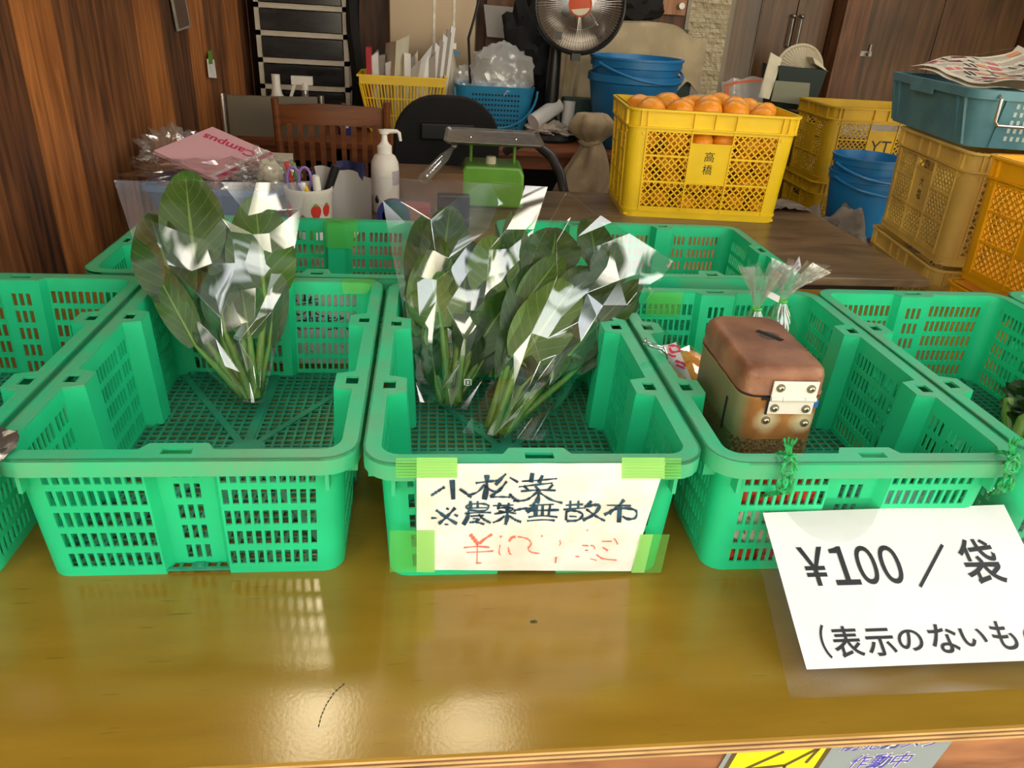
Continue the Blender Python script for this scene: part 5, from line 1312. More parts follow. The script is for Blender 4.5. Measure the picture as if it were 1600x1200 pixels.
for r, d in ((.10, .0255), (.15, .016)): mb.tube([hp(r, q * math.pi / 24, d) for q in range(48)], .001, 4, closed=True)
mb.build('wire_grille', m_steel, ht)
mb = MB(); mb.grid(lambda a, b: hp(.047 * b, a * 2 * math.pi, .034 - .004 * b * b), 32, 3); mb.tube([hp(.048, q * math.pi / 16, .030) for q in range(32)], .003, 6, closed=True); hubo = mb.build('hub_badge', M('orange_badge', S(196, 74, 30), .5), ht)
mb = MB(); mb.grid(lambda a, b: hp(.044, lerp(-2.85, -.55, a), .0348).lerp(hp(.044, -2.85, .0348).lerp(hp(.044, -.55, .0348), a), b), 12, 2); mb.build('badge_print', m_cream, hubo)
mb = MB(); mb.tube([hp(.03, 1.9, -.05), hp(.115, 3.9, -.02)], .011, 10); mb.tube([hp(.04, 2.6, -.02), hp(.04, 2.6, -.08)], .03, 14); mb.build('heating_tube', m_chrome, ht)
mb = MB(); mb.box(-.012, .012, -.006, .006, -.016, .016, map=lambda x, y, z: hp(.15, -1.0, .016) + V((x, y, z))); mb.build('grille_clip', m_blackp, ht)
# blue tubs
bucket('large blue tub, inner one of two nested behind the mandarin crate', (.905, 2.90, .058), .205, .33, m_blue, .5, 'nested blue tubs on the desk', ((.0, .0),))
t = thing('bucket', 'large blue tub, outer one of two nested behind the mandarin crate', 'bucket', (.905, 2.90, .002), 0, 'nested blue tubs on the desk')
mb = MB(); mb.lathe([(0, 0), (.15, 0), (.156, .006), (.202, .28), (.212, .285), (.212, .315), (.205, .316), (.198, .28), (.15, .010), (0, .009)], 40); mb.build('pail', m_blue, t, angle=40)
mb = MB(); mb.tube([(-.20, -.05, .335), (-.17, -.10, .36), (-.12, -.12, .375), (-.07, -.12, .372)], .007, 8); mb.build('handle', m_blue, t)
# tied sack at desk edge
sk = thing('cloth_sack', 'knotted beige cloth sack hanging over the desk edge left of the mandarin crate', 'sack', (.665, 2.665, 0))
def sack(a, b):
    q = a * 2 * math.pi; prof = ((.085, -.20), (.105, -.15), (.09, -.06), (.055, .02), (.035, .06), (.075, .10), (.09, .14), (.06, .175), (.02, .18))
    r, z = pl(prof, b); k = 1.12 + .16 * math.sin(q * 5 + b * 5) * (1 - abs(b - .5)) + .10 * math.sin(q * 9 - b * 7) + .30 * noise.noise((math.cos(q) * 1.5, math.sin(q) * 1.5, b * 4))
    return (r * k * math.cos(q) + .02 * math.sin(b * 3) - .01, r * .55 * k * math.sin(q) - .06, z)
mb = MB(); mb.grid(sack, 40, 26); mb.build('body', m_sack, sk, angle=80)
mb = MB(); mb.tube([(.04 * math.cos(q * math.pi / 8) - .0, .026 * math.sin(q * math.pi / 8) - .06, .055 + .006 * math.sin(q)) for q in range(16)], .011, 8, closed=True); mb.build('knot', m_sack, sk)
mb = MB(); mb.grid(lambda a, b: (lerp(.0, .10, a), -.085 - .02 * math.sin(a * 3), lerp(-.12, -.235, b) - .02 * math.sin(a * 3)), 10, 8); mb.build('loose_flap', m_sack, sk)
# cloth-covered stack
cv = thing('cloth_cover', 'beige sheet draped over stacked green crates behind the heater', 'cloth', (1.0, 3.46, .52))
def cover(a, b):
    # b: 0 front hem .. 1 back; a: left .. right
    x = lerp(-.40, .36, a)
    if b < .6: y = -.20; z = lerp(-.46, 0, b / .6); y -= .02 * math.sin(a * 16) * (1 - b / .6) + .012 * noise.noise((a * 6, b * 5, 2))
    else: y = lerp(-.20, .2, (b - .6) / .4); z = .012 * noise.noise((a * 4, b * 4, 5))
    if a > .72: k = (a - .72) / .28; z = z - .14 * k * k if b >= .6 else lerp(z, max(z, -.26 + .12 * (1 - k)) - .05 * k, min(1, k * 1.6)); x += -.02 * k
    return (x, y, z)
mb = MB(); mb.grid(cover, 44, 40); mb.build('sheet', m_beige, cv, angle=80)
sx = MB(); sx.box(-.36, .26, -.16, .16, .002, .50); o = sx.build('dark_green_crate', M('dark_green_plastic', S(30, 62, 56), .5, var=.2, scale=40), loc=(1.0, 3.48, .0), smooth=False); tag(o, 'dark green crate stack mostly hidden under the beige sheet', 'crate')
sd = MB(); sd.box(.12, .30, -.19, -.165, .16, .40); 
for r in range(7): sd.box(.13, .29, -.195, -.188, .17 + r * .032, .178 + r * .032)
o = sd.build('crate_end', MATS['dark_green_plastic'], loc=(1.0, 3.47, 0), smooth=False); tag(o, 'dark green slatted crate end showing below the sheet corner', 'crate')
mb = MB(); mb.box(-.12, .12, -.05, .05, 0, .18); o = mb.build('green_bin', MATS['dark_green_plastic'], loc=(.74, 3.10, .002), smooth=False, bevel=.006); tag(o, 'dark teal bin on the desk between heater post and blue tub', 'bin')
mb = MB(); mb.grid(lambda a, b: (lerp(.62, .70, a) + .03 * b, 3.22 + .02 * math.sin(a * 8), lerp(.003, .42, b)), 10, 14); o = mb.build('hanging_cloth', m_beige); tag(o, 'narrow beige cloth hanging just right of the heater post', 'cloth')
mb = MB(); mb.blob((0, 0, 0), (.14, .09, .09), 7, .4, 2.4, 3); o = mb.build('dark_bundle', m_blackc, loc=(1.02, 3.5, .60)); tag(o, 'dark bundle lying on the beige sheet behind the heater', 'bundle')
# wooden door left of the opening
d1 = thing('door_1', 'light brown veneer door with round knob left of the outside opening', 'door', (1.22, 3.775, .56))
MB().box(-.15, .15, -.012, .012, 0, 1.1).build('leaf', w_door, d1, smooth=False)
mb = MB(); mb.tube([(.115, -.01, .045), (.115, -.045, .045)], .016, 14); mb.build('knob', m_chrome, d1); d1['kind'] = 'structure'
wb = MB().box(1.44, 1.62, 4.05, 4.30, FZ - .02, .235).build('white_block', M('pale_concrete_block', S(206, 208, 210), .7), smooth=False, bevel=.01); tag(wb, 'pale grey block standing outside the doorway', 'block')
MB().box(1.38, 1.75, 5.0, 5.19, .20, .30).build('dark_sill', m_nearblack, smooth=False); tag(bpy.data.objects['dark_sill'], 'dark ledge at the foot of the stone wall outside', 'ledge')
# ================================================================== WARDROBES
def wardrobe(name, label, x0, x1, y0, y1, split, handle):
    t = thing(name, label, 'cupboard', ((x0 + x1) / 2, y0, FZ)); cx = (x0 + x1) / 2
    MB().box(x0 - cx, x1 - cx, .022, y1 - y0, 0, 2.3).build('carcass', w_cab, t, smooth=False)
    for a, b in split:
        d = MB().box(a - cx + .002, b - cx - .002, 0, .02, .03, 2.28).build('door', w_cab, t, smooth=False, bevel=.002)
        hxp = handle(a, b)
        if hxp is None: continue
        mb = MB(); z = 1.22
        if len(hxp) == 1: mb.tube([(hxp[0] - cx, 0, z - .075), (hxp[0] - cx, -.025, z - .07), (hxp[0] - cx, -.025, z + .07), (hxp[0] - cx, 0, z + .075)], .006, 8); mb.blob((hxp[0] - cx, -.027, z + .07), (.011, .011, .011), 0, 0, 1, 2)
        mb.build('handle', m_steeld, d)
wardrobe('cupboard', 'brown veneer cupboard with two tall doors and bar handles right of the opening', 1.65, 2.02, 3.40, 3.78, ((1.65, 1.835), (1.835, 2.02)), lambda a, b: (b - .022,) if a < 1.7 else (a + .022,))
po = MB().box(2.03, 2.16, 3.28, 3.78, FZ, 1.73).build('pillar_1', w_post, smooth=False); struct(po)
wardrobe('cupboard', 'wide dark brown cupboard panels behind the mustard crate', 2.17, 3.08, 3.40, 3.78, ((2.17, 2.62), (2.62, 3.08)), lambda a, b: None)
wc_ = [o for o in bpy.data.objects if o.name.startswith('cupboard')][-1]; lo_ = aty(1352, 84, 3.395) - wc_.location; mb = MB(); mb.box(-.03, .03, -.006, .004, -.012, .012); mb.tube([(.01, 0, 0), (.01, -.03, 0)], .01, 10); mb.box(.012, .02, -.01, .0, 0, .045); mb.v = [p + lo_ for p in mb.v]; mb.build('latch', m_steeld, wc_)
po = MB().box(3.09, 3.30, 3.26, 3.78, FZ, 1.73).build('pillar_2', w_post, smooth=False); struct(po)
# box with fan
MB().box(1.28, 1.78, 2.62 + .36, 3.34, FZ, .17).build('storage_box', m_card, smooth=False); tag(bpy.data.objects['storage_box'], 'tall carton hidden behind crates carrying the boxed fan', 'carton')
fx = thing('fan_box', 'dark green open box with pale flaps holding a cream fan', 'box', (1.56, 3.12, .172))
c = fx.location; f = lambda u, v, y=2.98: aty(u, v, y) - c
mb = MB(); q = [f(1213, 170), f(1270, 172), f(1293, 110), f(1218, 103)]; mb.hexa([q[0], q[1], q[1] + V((0, .2, 0)), q[0] + V((0, .2, 0)), q[3], q[2], q[2] + V((0, .2, 0)), q[3] + V((0, .2, 0))]); mb.build('box_body', M('dark_green_card', S(20, 40, 34), .6), fx, smooth=False)
mb = MB(); q = [f(1205, 158, 2.965), f(1262, 165, 2.965), f(1266, 130, 2.965), f(1212, 126, 2.965)]; mb.hexa([q[0], q[1], q[1] + V((0, .006, 0)), q[0] + V((0, .006, 0)), q[3], q[2], q[2] + V((0, .006, 0)), q[3] + V((0, .006, 0))]); mb.build('label_panel', M('sage_label', S(138, 140, 116), .7), fx, smooth=False)
mb = MB(); q = [f(1186, 152, 2.97), f(1202, 155, 2.97), f(1222, 92, 3.0), f(1205, 82, 3.0)]; mb.hexa([q[0], q[1], q[1] + V((0, .01, 0)), q[0] + V((0, .01, 0)), q[3], q[2], q[2] + V((0, .01, 0)), q[3] + V((0, .01, 0))]); mb.build('flap', m_cream, fx, smooth=False); mb = MB()
q = [f(1274, 100), f(1294, 112), f(1280, 96), f(1270, 90)]; mb.hexa([q[0], q[1], q[1] + V((0, .2, 0)), q[0] + V((0, .2, 0)), q[3], q[2], q[2] + V((0, .2, 0)), q[3] + V((0, .2, 0))]); mb.build('flap', m_cream, fx, smooth=False)
fc = f(1247, 112, 3.08); mb = MB()
mb.grid(lambda a, b: fc + V((.115 * b * math.cos(a * 2 * math.pi), -.05 * (1 - b * b), .115 * b * math.sin(a * 2 * math.pi))), 40, 6); mb.tube([fc + V((.118 * math.cos(q * math.pi / 20), 0, .118 * math.sin(q * math.pi / 20))) for q in range(40)], .008, 8, closed=True)
for q in range(48): an = q * math.pi / 24; mb.tube([fc + V((.03 * math.cos(an), -.056, .03 * math.sin(an))), fc + V((.08 * math.cos(an), -.034, .08 * math.sin(an))), fc + V((.115 * math.cos(an), -.004, .115 * math.sin(an)))], .0014, 4)
fn_ = mb.build('cream_fan', M('cream_plastic', S(190, 178, 152), .5), loc=c); tag(fn_, 'cream ribbed fan head sticking up out of the dark green box', 'fan')
ob_ = thing('carrier_bag', 'white plastic bag with orange band left of the boxed fan', 'bag', aty(1165, 150, 2.95)); c = ob_.location
f = lambda u, v, y=2.95: aty(u, v, y) - c
mb = MB(); mb.grid(lambda a, b: f(lerp(1128, 1192, a), lerp(170, lerp(127, 120, a), b) + 2 * math.sin(a * 14)) + V((0, .04 * math.sin(math.pi * a), 0)), 14, 8); mb.build('body', m_poly, ob_)
mb = MB(); mb.grid(lambda a, b: f(lerp(1132, 1190, a), lerp(136, 132, b) - 9 * a) + V((0, -.004 + .04 * math.sin(math.pi * a), 0)), 12, 2); mb.grid(lambda a, b: f(lerp(1133, 1139, a), lerp(168, 137, b)) + V((0, -.002, 0)), 2, 4); mb.build('orange_band', M('orange_print', S(206, 106, 66), .6), ob_)

# ================================================================== CHAIRS BEHIND THE BROWN TABLE
def chair_legs(root, w_, d_, zs, mat, r=.014):
    for x in (-w_ / 2, w_ / 2):
        for y in (-d_ / 2, d_ / 2): MB().tube([(x, y, 0), (x, y, zs)], r, 10).build('leg', mat, root)
wc = thing('wooden_chair', 'brown wooden chair with slatted back behind the table', 'chair', (-.375, 2.42, FZ), math.radians(2))
chair_legs(wc, .36, .36, .44, m_chairw, .018)
MB().box(-.20, .20, -.20, .20, .43, .46).build('seat', m_chairw, wc, smooth=False, bevel=.008)
for x in (-.185, .185): MB().tube([(x, -.20, .45), (x * 1.02, -.215, .7), (x * 1.05, -.235, .93)], [.017, .016, .013], 10).build('back_post', m_chairw, wc)
mb = MB(); mb.grid(lambda a, b: (lerp(-.19, .19, a), -.232 - .03 * math.sin(math.pi * a) + .012, lerp(.835, .905, b) + .012 * math.sin(math.pi * a)), 14, 3); mb.v += [p + V((0, .018, 0)) for p in mb.v]; n = 15 * 4; mb.f += [tuple(reversed([i + n for i in f])) for f in mb.f]; mb.f += [(i, i + 1, i + 1 + n, i + n) for i in list(range(14)) + list(range(45, 59))]; mb.mi = [0] * len(mb.f); mb.build('top_rail', m_chairw, wc)
mb = MB(); mb.bar((-.185, -.215, .55), (.185, -.215, .55), .018, .03); mb.build('lower_rail', m_chairw, wc, smooth=False)
for i in range(9): x = -.15 + i * .0375; MB().bar((x, -.215, .55), (x, -.238, .85), .018, .010, (0, 1, 0)).build('back_slat', m_chairw, wc, smooth=False)
fo_ = thing('folding_chair', 'steel folding chair with taupe vinyl back beside the wooden wall', 'chair', (-.662, 2.70, FZ), math.radians(10))
chair_legs(fo_, .38, .34, .42, m_steel, .011)
MB().box(-.19, .19, -.17, .17, .42, .45).build('seat', M('taupe_vinyl', S(112, 102, 84), .5), fo_, smooth=False, bevel=.01)
mb = MB(); mb.grid(lambda a, b: (lerp(-.17, .17, a), -.19 - .02 * math.sin(math.pi * a), lerp(.745, .895, b)), 12, 6); mb.v += [p + V((0, .025, 0)) for p in mb.v]; n = 13 * 7; mb.f += [tuple(reversed([i + n for i in f])) for f in mb.f]; mb.f += [(i, i + 1, i + 1 + n, i + n) for i in list(range(12)) + list(range(78, 90))] + [(13 * j, 13 * (j + 1), 13 * (j + 1) + n, 13 * j + n) for j in range(6)] + [(13 * j + 12, 13 * (j + 1) + 12, 13 * (j + 1) + 12 + n, 13 * j + 12 + n) for j in range(6)]; mb.mi = [0] * len(mb.f); mb.build('backrest', MATS['taupe_vinyl'], fo_)
for x in (-.185, .185): MB().tube([(x, -.17, .42), (x, -.19, .65), (x, -.185, .90)], .011, 10).build('back_tube', m_steel, fo_)
oc_ = thing('office_chair', 'black office chair with rounded back and curved arm tube behind the scale', 'chair', (.03, 2.50, FZ), math.radians(4))
MB().tube([(0, 0, .06), (0, 0, .42)], .03, 12).build('gas_column', m_blackp, oc_)
for q in range(5): a = q * 2 * math.pi / 5; MB().tube([(0, 0, .09), (.20 * math.cos(a), .20 * math.sin(a), .03)], [.022, .014], 8).build('leg', m_blackp, oc_)
MB().box(-.195, .195, -.20, .20, .42, .48).build('seat', m_blackc, oc_, bevel=.03)
mb = MB(); prof = rrect(-.20, .20, .52, .955, .16, 8); mb.prism(prof, -.02, .02, map=lambda x, y, z: (x, -.22 + z - .25 * x * x, y)); mb.build('backrest', m_blackc, oc_, bevel=.008)
mb = MB(); mb.box(-.10, .10, -.262, -.242, .80, .86); mb.build('back_plate', m_blackp, oc_, smooth=False, bevel=.006)
o = oc_.location; R_ = Matrix.Rotation(-math.radians(4), 3, 'Z')
mb = MB(); mb.tube([R_ @ (dp(u, v, zc) - o) for u, v, zc in ((790, 236, 2.95), (812, 224, 2.90), (835, 222, 2.86), (862, 245, 2.82), (876, 272, 2.80), (882, 305, 2.80), (880, 360, 2.82))], .018, 12); mb.build('arm_tube', M('grey_black_tube', S(58, 56, 54), .35), oc_)

# ================================================================== ON THE BROWN TABLE
pb = thing('pump_bottle', 'white pump dispenser bottle standing on the brown table', 'bottle', (-.150, 1.555, 0.001))
mb = MB(); mb.lathe([(0, 0), (.037, 0), (.040, .004), (.0405, .12), (.039, .145), (.030, .163), (.019, .170), (.0185, .172), (0, .172)], 32); mb.build('body', M('milky_bottle', S(222, 214, 202), .35, sss=0), pb)
mb = MB(); mb.lathe([(.021, .170), (.021, .190), (.014, .196), (.009, .205), (.0075, .222), (.014, .224), (.015, .234), (0, .236)], 24); mb.tube([(0, 0, .230), (.035, -.004, .232), (.042, -.005, .228), (.046, -.006, .206)], [.007, .0055, .005, .004], 10); mb.build('pump', m_whitep, pb)
mb = MB(); mb.grid(lambda a, b: (.0408 * math.cos(lerp(-1.0, .1, a)), .0408 * math.sin(lerp(-1.0, .1, a)), lerp(.085, .125, b)), 8, 2); mb.build('label', M('lilac_label', S(172, 160, 168), .6), pb)
mb = MB(); mb.blob((-.022, -.034, .045), (.006, .004, .012), 1, .2, n=2); mb.build('dark_spot', m_blackp, pb)
# scale
sc = thing('kitchen_scale', 'green dial scale with a steel tray on the brown table', 'scale', (.175, 1.72, .001), math.radians(-3))
mb = MB(); mb.prism([(-.10, 0), (.10, 0), (.098, .10), (.085, .125), (-.085, .125), (-.098, .10)], -.075, .075, map=lambda x, y, z: (x, z, y)); mb.build('housing', m_scale, sc, smooth=False, bevel=.008)
for x in (-.068, .068): MB().tube([(x, 0, .12), (x, 0, .195)], .005, 10).build('tray_post', m_scale, sc)
mb = MB(); mb.lathe([(.016, .120), (.016, .143), (.013, .147), (0, .147)], 18, (-.005, -.02, 0)); mb.build('zero_knob', m_cream, sc)
mb = MB()
P_ = rrect(-.150, .150, -.135, .145, .02, 5); Q_ = rrect(-.142, .142, -.127, .137, .016, 5); n = len(P_)
mb.v = [V((x, y, .204)) for x, y in P_] + [V((x, y, .197)) for x, y in Q_] + [V((x, y, .1955)) for x, y in Q_] + [V((x, y, .2025)) for x, y in P_]
for i, j in ((0, 1), (2, 3), (3, 0)):
    for k in range(n): l = (k + 1) % n; mb.f.append((i * n + k, i * n + l, j * n + l, j * n + k)); mb.mi.append(0)
mb.f += [tuple(n + k for k in range(n)), tuple(2 * n + k for k in reversed(range(n)))]; mb.mi += [0, 0]
mb.build('tray', m_steeld, sc, angle=30)
for x in (-.07, .07): mb = MB(); mb.lathe([(.005, .197), (.004, .1995), (0, .2)], 12, (x, 0, 0)); mb.build('rivet', m_chrome, sc)
# strawberry cup
cu = thing('pencil_cup', 'white strawberry-patterned mug crammed with scissors and pens', 'cup', (-.345, 1.385, .001))
mb = MB(); mb.lathe([(0, 0), (.052, 0), (.057, .004), (.0615, .092), (.064, .096), (.064, .106), (.060, .107), (.056, .092), (.052, .008), (0, .006)], 36); mb.build('mug', M('white_enamel', S(226, 220, 210), .3), cu)
def onmug(a, z, d=.0006): r = .057 + .0045 * z / .092 + d; return V((r * math.cos(a), r * math.sin(a), z))
mb = MB()
for a, z, s_ in ((-1.15, .050, 1), (-2.55, .05, 1.2), (-.62, .052, .9), (-1.75, .030, .6)):
    n = 16; vs = [onmug(a, z)]
    for q in range(n): t = 2 * math.pi * q / n; vs.append(onmug(a + .26 * s_ * math.sin(t) * (1 - .18 * math.cos(t) * -1) * .9, z + .019 * s_ * math.cos(t)))
    mb.add(vs, [(0, 1 + q, 1 + (q + 1) % n) for q in range(n)], 0)
    for q in range(-2, 3): mb.add([onmug(a, z + .016 * s_, .0012), onmug(a + .10 * q * s_ - .05, z + .024 * s_ - .003 * abs(q), .0012), onmug(a + .10 * q * s_ + .05, z + .024 * s_ - .003 * abs(q), .0012)], [(0, 1, 2)], 1)
for q in range(80): a = random.uniform(-3, 0); z = random.uniform(.06, .088); mb.add([onmug(a - .012, z), onmug(a + .012, z), onmug(a, z + .002)], [(0, 1, 2)], 2)
mb.build('strawberry_print', [m_red, m_scale, m_greyp], cu, smooth=False)
def item(name, label, cat, mb, mats, **k):
    o = mb.build(name, mats, **k); return tag(o, label, cat)
mb = MB()
for dx, ph in ((-.030, 0), (.000, .4)):
    c = V((-.352 + dx, 1.378, .128)); mb.tube([c + V((.016 * math.cos(q), .004 * math.sin(q + ph), .030 * math.sin(q))) for q in [2 * math.pi * i / 20 for i in range(20)]], .0038, 8, closed=True)
mb.bar((-.375, 1.378, .10), (-.36, 1.378, .02), .010, .002); mb.bar((-.352, 1.378, .10), (-.362, 1.378, .02), .010, .002)
item('scissors', 'lilac-handled scissors standing in the strawberry mug', 'scissors', mb, m_lilac)
mb = MB(); mb.tube([(-.312, 1.352, .03), (-.318, 1.347, .125), (-.319, 1.3465, .142)], [.0105, .0105, .010], 14); mb.tube([(-.319, 1.3465, .142), (-.319, 1.346, .145)], [.008, .008], 12); item('glue_stick', 'white capped glue stick at the front of the strawberry mug', 'glue stick', mb, m_whitep)
mb = MB(); mb.tube([(-.318, 1.40, .03), (-.292, 1.405, .105), (-.272, 1.408, .160)], [.011, .0115, .0125], 12); item('marker', 'fat black marker leaning right in the strawberry mug', 'marker', mb, m_blackp)
mb = MB(); mb.tube([(-.338, 1.36, .03), (-.345, 1.349, .108), (-.346, 1.347, .118)], [.006, .006, .004], 8); item('pen', 'yellow pen tip poking out of the strawberry mug', 'pen', mb, m_ybright)
mb = MB(); mb.tube([(-.372, 1.40, .03), (-.402, 1.405, .165)], [.006, .006], 8); item('pen', 'red pen leaning left in the strawberry mug', 'pen', mb, m_red)
mb = MB(); mb.tube([(-.362, 1.41, .03), (-.385, 1.42, .160)], [.005, .005], 8); item('pen', 'green pen leaning left at the back of the strawberry mug', 'pen', mb, m_scale)
mb = MB(); mb.tube([(-.335, 1.405, .03), (-.338, 1.42, .140)], [.007, .007], 8); item('pen', 'dark blue pen standing at the back of the strawberry mug', 'pen', mb, M('navy_plastic', S(40, 44, 110), .4))
mb = MB(); mb.tube([(-.365, 1.37, .03), (-.385, 1.358, .122)], [.007, .006], 8); item('cutter', 'grey cutter knife poking left out of the strawberry mug', 'cutter', mb, m_greyp)
# tape roll, ball, grey packet beside the cup
mb = MB(); mb.lathe([(.040, 0), (.046, 0), (.046, .030), (.040, .030), (.040, 0)], 32); mb.v = [p + V((-.315, 1.262, .0)) for p in mb.v]
for k in range(5): pass
t = thing('tape_reel', 'green and white labelled tape reel in front of the strawberry mug', 'tape', (-.315, 1.25, .0205))
q = MB(); q.lathe([(.036, -.02), (.050, -.02), (.050, .02), (.036, .02), (.036, -.02)], 36); q.build('reel', m_scale, t)
q = MB()
for a0, a1 in ((-2.35, -1.75), (-1.4, -.9)): q.grid(lambda a, b: (.0506 * math.cos(lerp(a0, a1, a)), .0506 * math.sin(lerp(a0, a1, a)), lerp(-.006, .014, b)), 8, 2)
q.build('label', m_paper, t)
mb = MB(); mb.blob((0, 0, 0), (.024, .024, .024), 0, .02, n=3); o = item('white_ball', 'small white ball with a dark mark beside the green tape reel', 'ball', mb, m_whitep, loc=(-.228, 1.27, .025))
gp = thing('grey_packet', 'grey plastic packet standing between the mug and the pump bottle', 'packet', (-.255, 1.43, .001)); mb = MB()
mb.grid(lambda a, b: (lerp(-.045, .075, a) - .03 * b * (1 - a) , .03 * math.sin(a * 3) - .04 + .02 * b, lerp(0, lerp(.155, .13, a), b) + .004 * math.sin(a * 12)), 12, 10); mb.build('film_front', M('grey_polythene', S(150, 144, 138), .3), gp, angle=20)
mb = MB(); mb.grid(lambda a, b: (lerp(-.02, .06, a), .015 * math.sin(a * 5) + .01, lerp(.01, .165, b)), 8, 6); mb.build('film_back', M('blue_silver_film', S(74, 74, 120), .2, .6, var=.4, scale=30), gp, angle=20)
nb = thing('note_box', 'small open cardboard box with red and white slips beside the pump bottle', 'box', (-.222, 1.60, .001)); MB().box(-.045, .045, -.06, .06, 0, .05).build('tray', m_card, nb, smooth=False); MB().box(-.035, .035, -.05, .05, .05, .058).build('slips', m_paper, nb, smooth=False); MB().box(-.02, .03, -.052, -.0505, .03, .056).build('red_slip', m_red, nb, smooth=False)
# things behind the middle film bag
mb = MB(); mb.lathe([(.03, -.012), (.045, -.012), (.045, .012), (.03, .012), (.03, -.012)], 30); mb.v = [V((p.x, p.z, p.y)) for p in mb.v]; item('tape_roll', 'navy and clear tape roll standing right of the pump bottle', 'tape', mb, [MATS['navy_plastic']], loc=(-.118, 1.34, .0465))
mb = MB(); mb.box(-.035, .035, -.03, .03, 0, .075); item('red_box', 'red printed box right of the navy tape roll', 'box', mb, M('brick_red_card', S(150, 62, 52), .6), loc=(-.055, 1.36, .001), bevel=.002, smooth=False)
mb = MB(); mb.box(-.045, .045, -.02, .02, 0, .09); item('black_case', 'flat black case standing left of the green scale', 'case', mb, m_blackp, loc=(.045, 1.42, .001), bevel=.003, smooth=False)
mb = MB(); mb.box(-.10, .10, -.06, .06, 0, .11); item('brown_carton', 'brown carton behind the navy tape roll', 'carton', mb, m_card, loc=(-.02, 1.66, .001), smooth=False)
mb = MB(); mb.tube([(-.04, 1.50, .112), (.02, 1.60, .155), (.045, 1.64, .175)], [.016, .015, .006], 12); mb.blob((.052, 1.65, .182), (.010, .010, .008), 0, .1, n=2); item('clear_tube', 'clear plastic tube lying slanted on the brown carton', 'tube', mb, m_polyc)
# blue basket with magazine in film bags
bl = thing('basket', 'blue oblong basket under the film-wrapped pink notebook pack', 'basket', (-.585, 1.47, .001), math.radians(-6))
mb = shell(.145, .10, .175, .125, .095, .004, .03); mb.build('tub', M('slate_blue_plastic', S(58, 104, 150), .4), bl, angle=40)
mb = MB()
for k in range(4): pass
P_ = rrect(-.18, .18, -.13, .13, .032, 6); Q_ = rrect(-.17, .17, -.12, .12, .028, 6); n = len(P_)
mb.v = [V((x, y, z)) for z in (.085, .099) for x, y in P_] + [V((x, y, .099)) for x, y in Q_] + [V((x, y, .085)) for x, y in Q_]
for i, j in ((0, 1), (1, 2), (2, 3), (3, 0)):
    for k in range(n): l = (k + 1) % n; mb.f.append((i * n + k, i * n + l, j * n + l, j * n + k)); mb.mi.append(0)
mb.build('rim', MATS['slate_blue_plastic'], bl, angle=40)
mg = thing('notebook_pack', 'film-wrapped pink notebook pack lying upside down on the blue basket', 'notebook', (-.60, 1.52, .135))
Pm = V((-.60, 1.50, .142)); nm = V((.10, -.38, .92)).normalized()
f = lambda u, v, d=0: onplane(u, v, Pm, nm) + nm * d - mg.location
q = [(240, 235), (336, 281), (428, 240), (332, 198)]
mb = MB(); mb.hexa([f(*p, -.012) for p in q] + [f(*p, 0) for p in q]); mb.build('cover', m_pink, mg, smooth=False)
mb = MB(); mb.add([f(336, 281, .0006), f(428, 240, .0006), f(416, 234, .0006), f(325, 275, .0006)], [(0, 1, 2, 3)], 0); mb.add([f(344, 279, .0009), f(428, 241, .0009), f(422, 237.5, .0009), f(336, 275.5, .0009)], [(0, 1, 2, 3)], 1); mb.build('cover_band', [m_paper, m_mag], mg, smooth=False)
mb = MB()
a0, ax_, by_ = f(401, 238, .0008), f(321, 206, .0008), f(412, 233, .0008)
ex = (f(322, 208, .0008) - f(402, 239, .0008)); ey = (f(396, 245.5, .0008) - f(404, 236.5, .0008)) * -1
org = f(397, 246, .0008)
put_text(mb, 'Campus', lambda a, b: f(402, 239, .0008) + ex * a + (f(312, 219, .0008) - f(324, 207, .0008)) * -.0 + (f(329, 202, .0008) - f(322, 208, .0008)) * -1 * (b - .2) * 1.6, 0, .02)
mb.build('title', m_mag, mg, smooth=False)
mb = MB(); mb.blob((0, 0, 0), (.20, .13, .035), 3, .55, 3.2, 4, True); o = item('film_wrap', 'crumpled clear film around the pink notebook pack', 'plastic bag', mb, m_film, loc=(-.60, 1.49, .118), angle=20)
mb = MB(); mb.blob((0, 0, 0), (.085, .10, .060), 8, .5, 2.6, 4, True); item('plastic_bag', 'crumpled clear bag at the left end of the blue basket by the wooden wall', 'plastic bag', mb, m_polyc, loc=(-.755, 1.64, .14), angle=20)
mb = MB(); mb.blob((0, 0, 0), (.075, .07, .055), 4, .5, 2.6, 4, True); item('plastic_bag', 'cream and clear packet at the right end of the blue basket', 'plastic bag', mb, m_polyc, loc=(-.465, 1.44, .115), angle=20)
mb = MB(); mb.blob((0, 0, 0), (.035, .03, .045), 6, .4, 2.6, 3); item('cream_packet', 'cream coloured packet inside the clear bag beside the notebook pack', 'packet', mb, m_cream, loc=(-.455, 1.46, .115))
mb = MB(); mb.box(-.08, .08, -.05, .05, 0, .10); item('white_carton', 'pale carton behind the notebook pack next to the folding chair', 'carton', mb, m_cream, loc=(-.54, 1.82, .001), smooth=False)
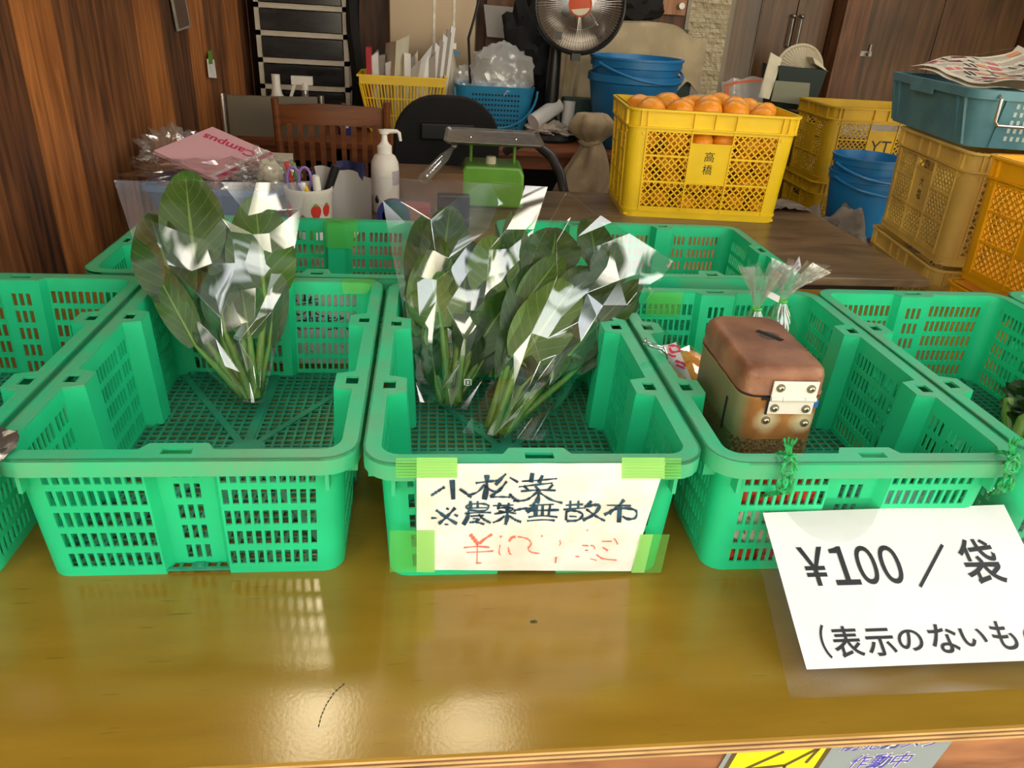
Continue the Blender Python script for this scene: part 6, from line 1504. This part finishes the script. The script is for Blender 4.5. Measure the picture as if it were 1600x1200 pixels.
# sprayers on the desk front
sp_ = thing('spray_bottle', 'clear trigger spray bottle behind the wooden chair', 'bottle', (-.56, 2.90, .001))
mb = MB(); mb.lathe([(0, 0), (.038, 0), (.038, .08), (.028, .13), (.014, .16), (.014, .19), (0, .19)], 20); mb.build('body', m_polyc, sp_); mb = MB(); mb.box(-.055, .035, -.012, .012, .20, .235); mb.hexa([(-.05, -.006, .20), (-.035, -.006, .20), (-.035, .006, .20), (-.05, .006, .20), (-.075, -.006, .13), (-.062, -.006, .13), (-.062, .006, .13), (-.075, .006, .13)]); mb.tube([(0, 0, .18), (0, 0, .21)], .016, 12); mb.build('trigger_head', m_whitep, sp_, smooth=False)
bh = thing('spray_can', 'dark bottle with a flared white cap beside the drawer tower', 'bottle', (-.685, 2.92, .001))
mb = MB(); mb.lathe([(0, 0), (.04, 0), (.04, .11), (0, .112)], 20); mb.build('body', MATS['navy_plastic'], bh); mb = MB(); mb.lathe([(.048, .112), (.044, .125), (.024, .155), (.018, .185), (.018, .235), (0, .236)], 24); mb.build('cap', m_whitep, bh)
pl2 = thing('small_bottle', 'small dark bottle with steel cap between chair back and drawer tower', 'bottle', (-.395, 2.90, .001))
mb = MB(); mb.lathe([(0, 0), (.03, 0), (.03, .085), (.012, .10), (0, .10)], 18); mb.build('body', MATS['navy_plastic'], pl2); mb = MB(); mb.lathe([(.012, .10), (.012, .13), (0, .13)], 12); mb.build('cap', m_chrome, pl2); mb = MB(); mb.grid(lambda a, b: (.0305 * math.cos(lerp(-2.3, -.9, a)), .0305 * math.sin(lerp(-2.3, -.9, a)), lerp(.03, .07, b)), 6, 2); mb.build('label', m_paper, pl2)
# on the left wall
tg = thing('wall_label', 'narrow framed strip hanging on the wooden wall', 'label', atx(285, 24, WX + .006)); c = tg.location
f = lambda u, v: atx(u, v, WX + .006) - c
def strip(q, d0, d1): mb = MB(); mb.hexa([f(*p) + V((d0, 0, 0)) for p in q] + [f(*p) + V((d1, 0, 0)) for p in q]); return mb
strip([(276, 49), (297, 42), (286, -14), (265, -8)], 0, .004).build('frame', m_greyp, tg, smooth=False)
strip([(278, 45), (294, 39), (285, -10), (268, -5)], .004, .005).build('insert', M('brown_insert', S(92, 72, 58), .6), tg, smooth=False)
tg = thing('paper_scrap', 'torn white scrap with green tape stuck on the wooden wall', 'scrap', atx(330, 105, WX + .004)); c = tg.location
f = lambda u, v: atx(u, v, WX + .004) - c
strip([(326, 121), (338, 122), (334, 93), (323, 92)], 0, .002).build('scrap', m_paperdirty, tg, smooth=False)
strip([(325, 100), (331, 100), (330, 78), (324, 80)], .002, .003).build('tape', m_scale, tg, smooth=False)
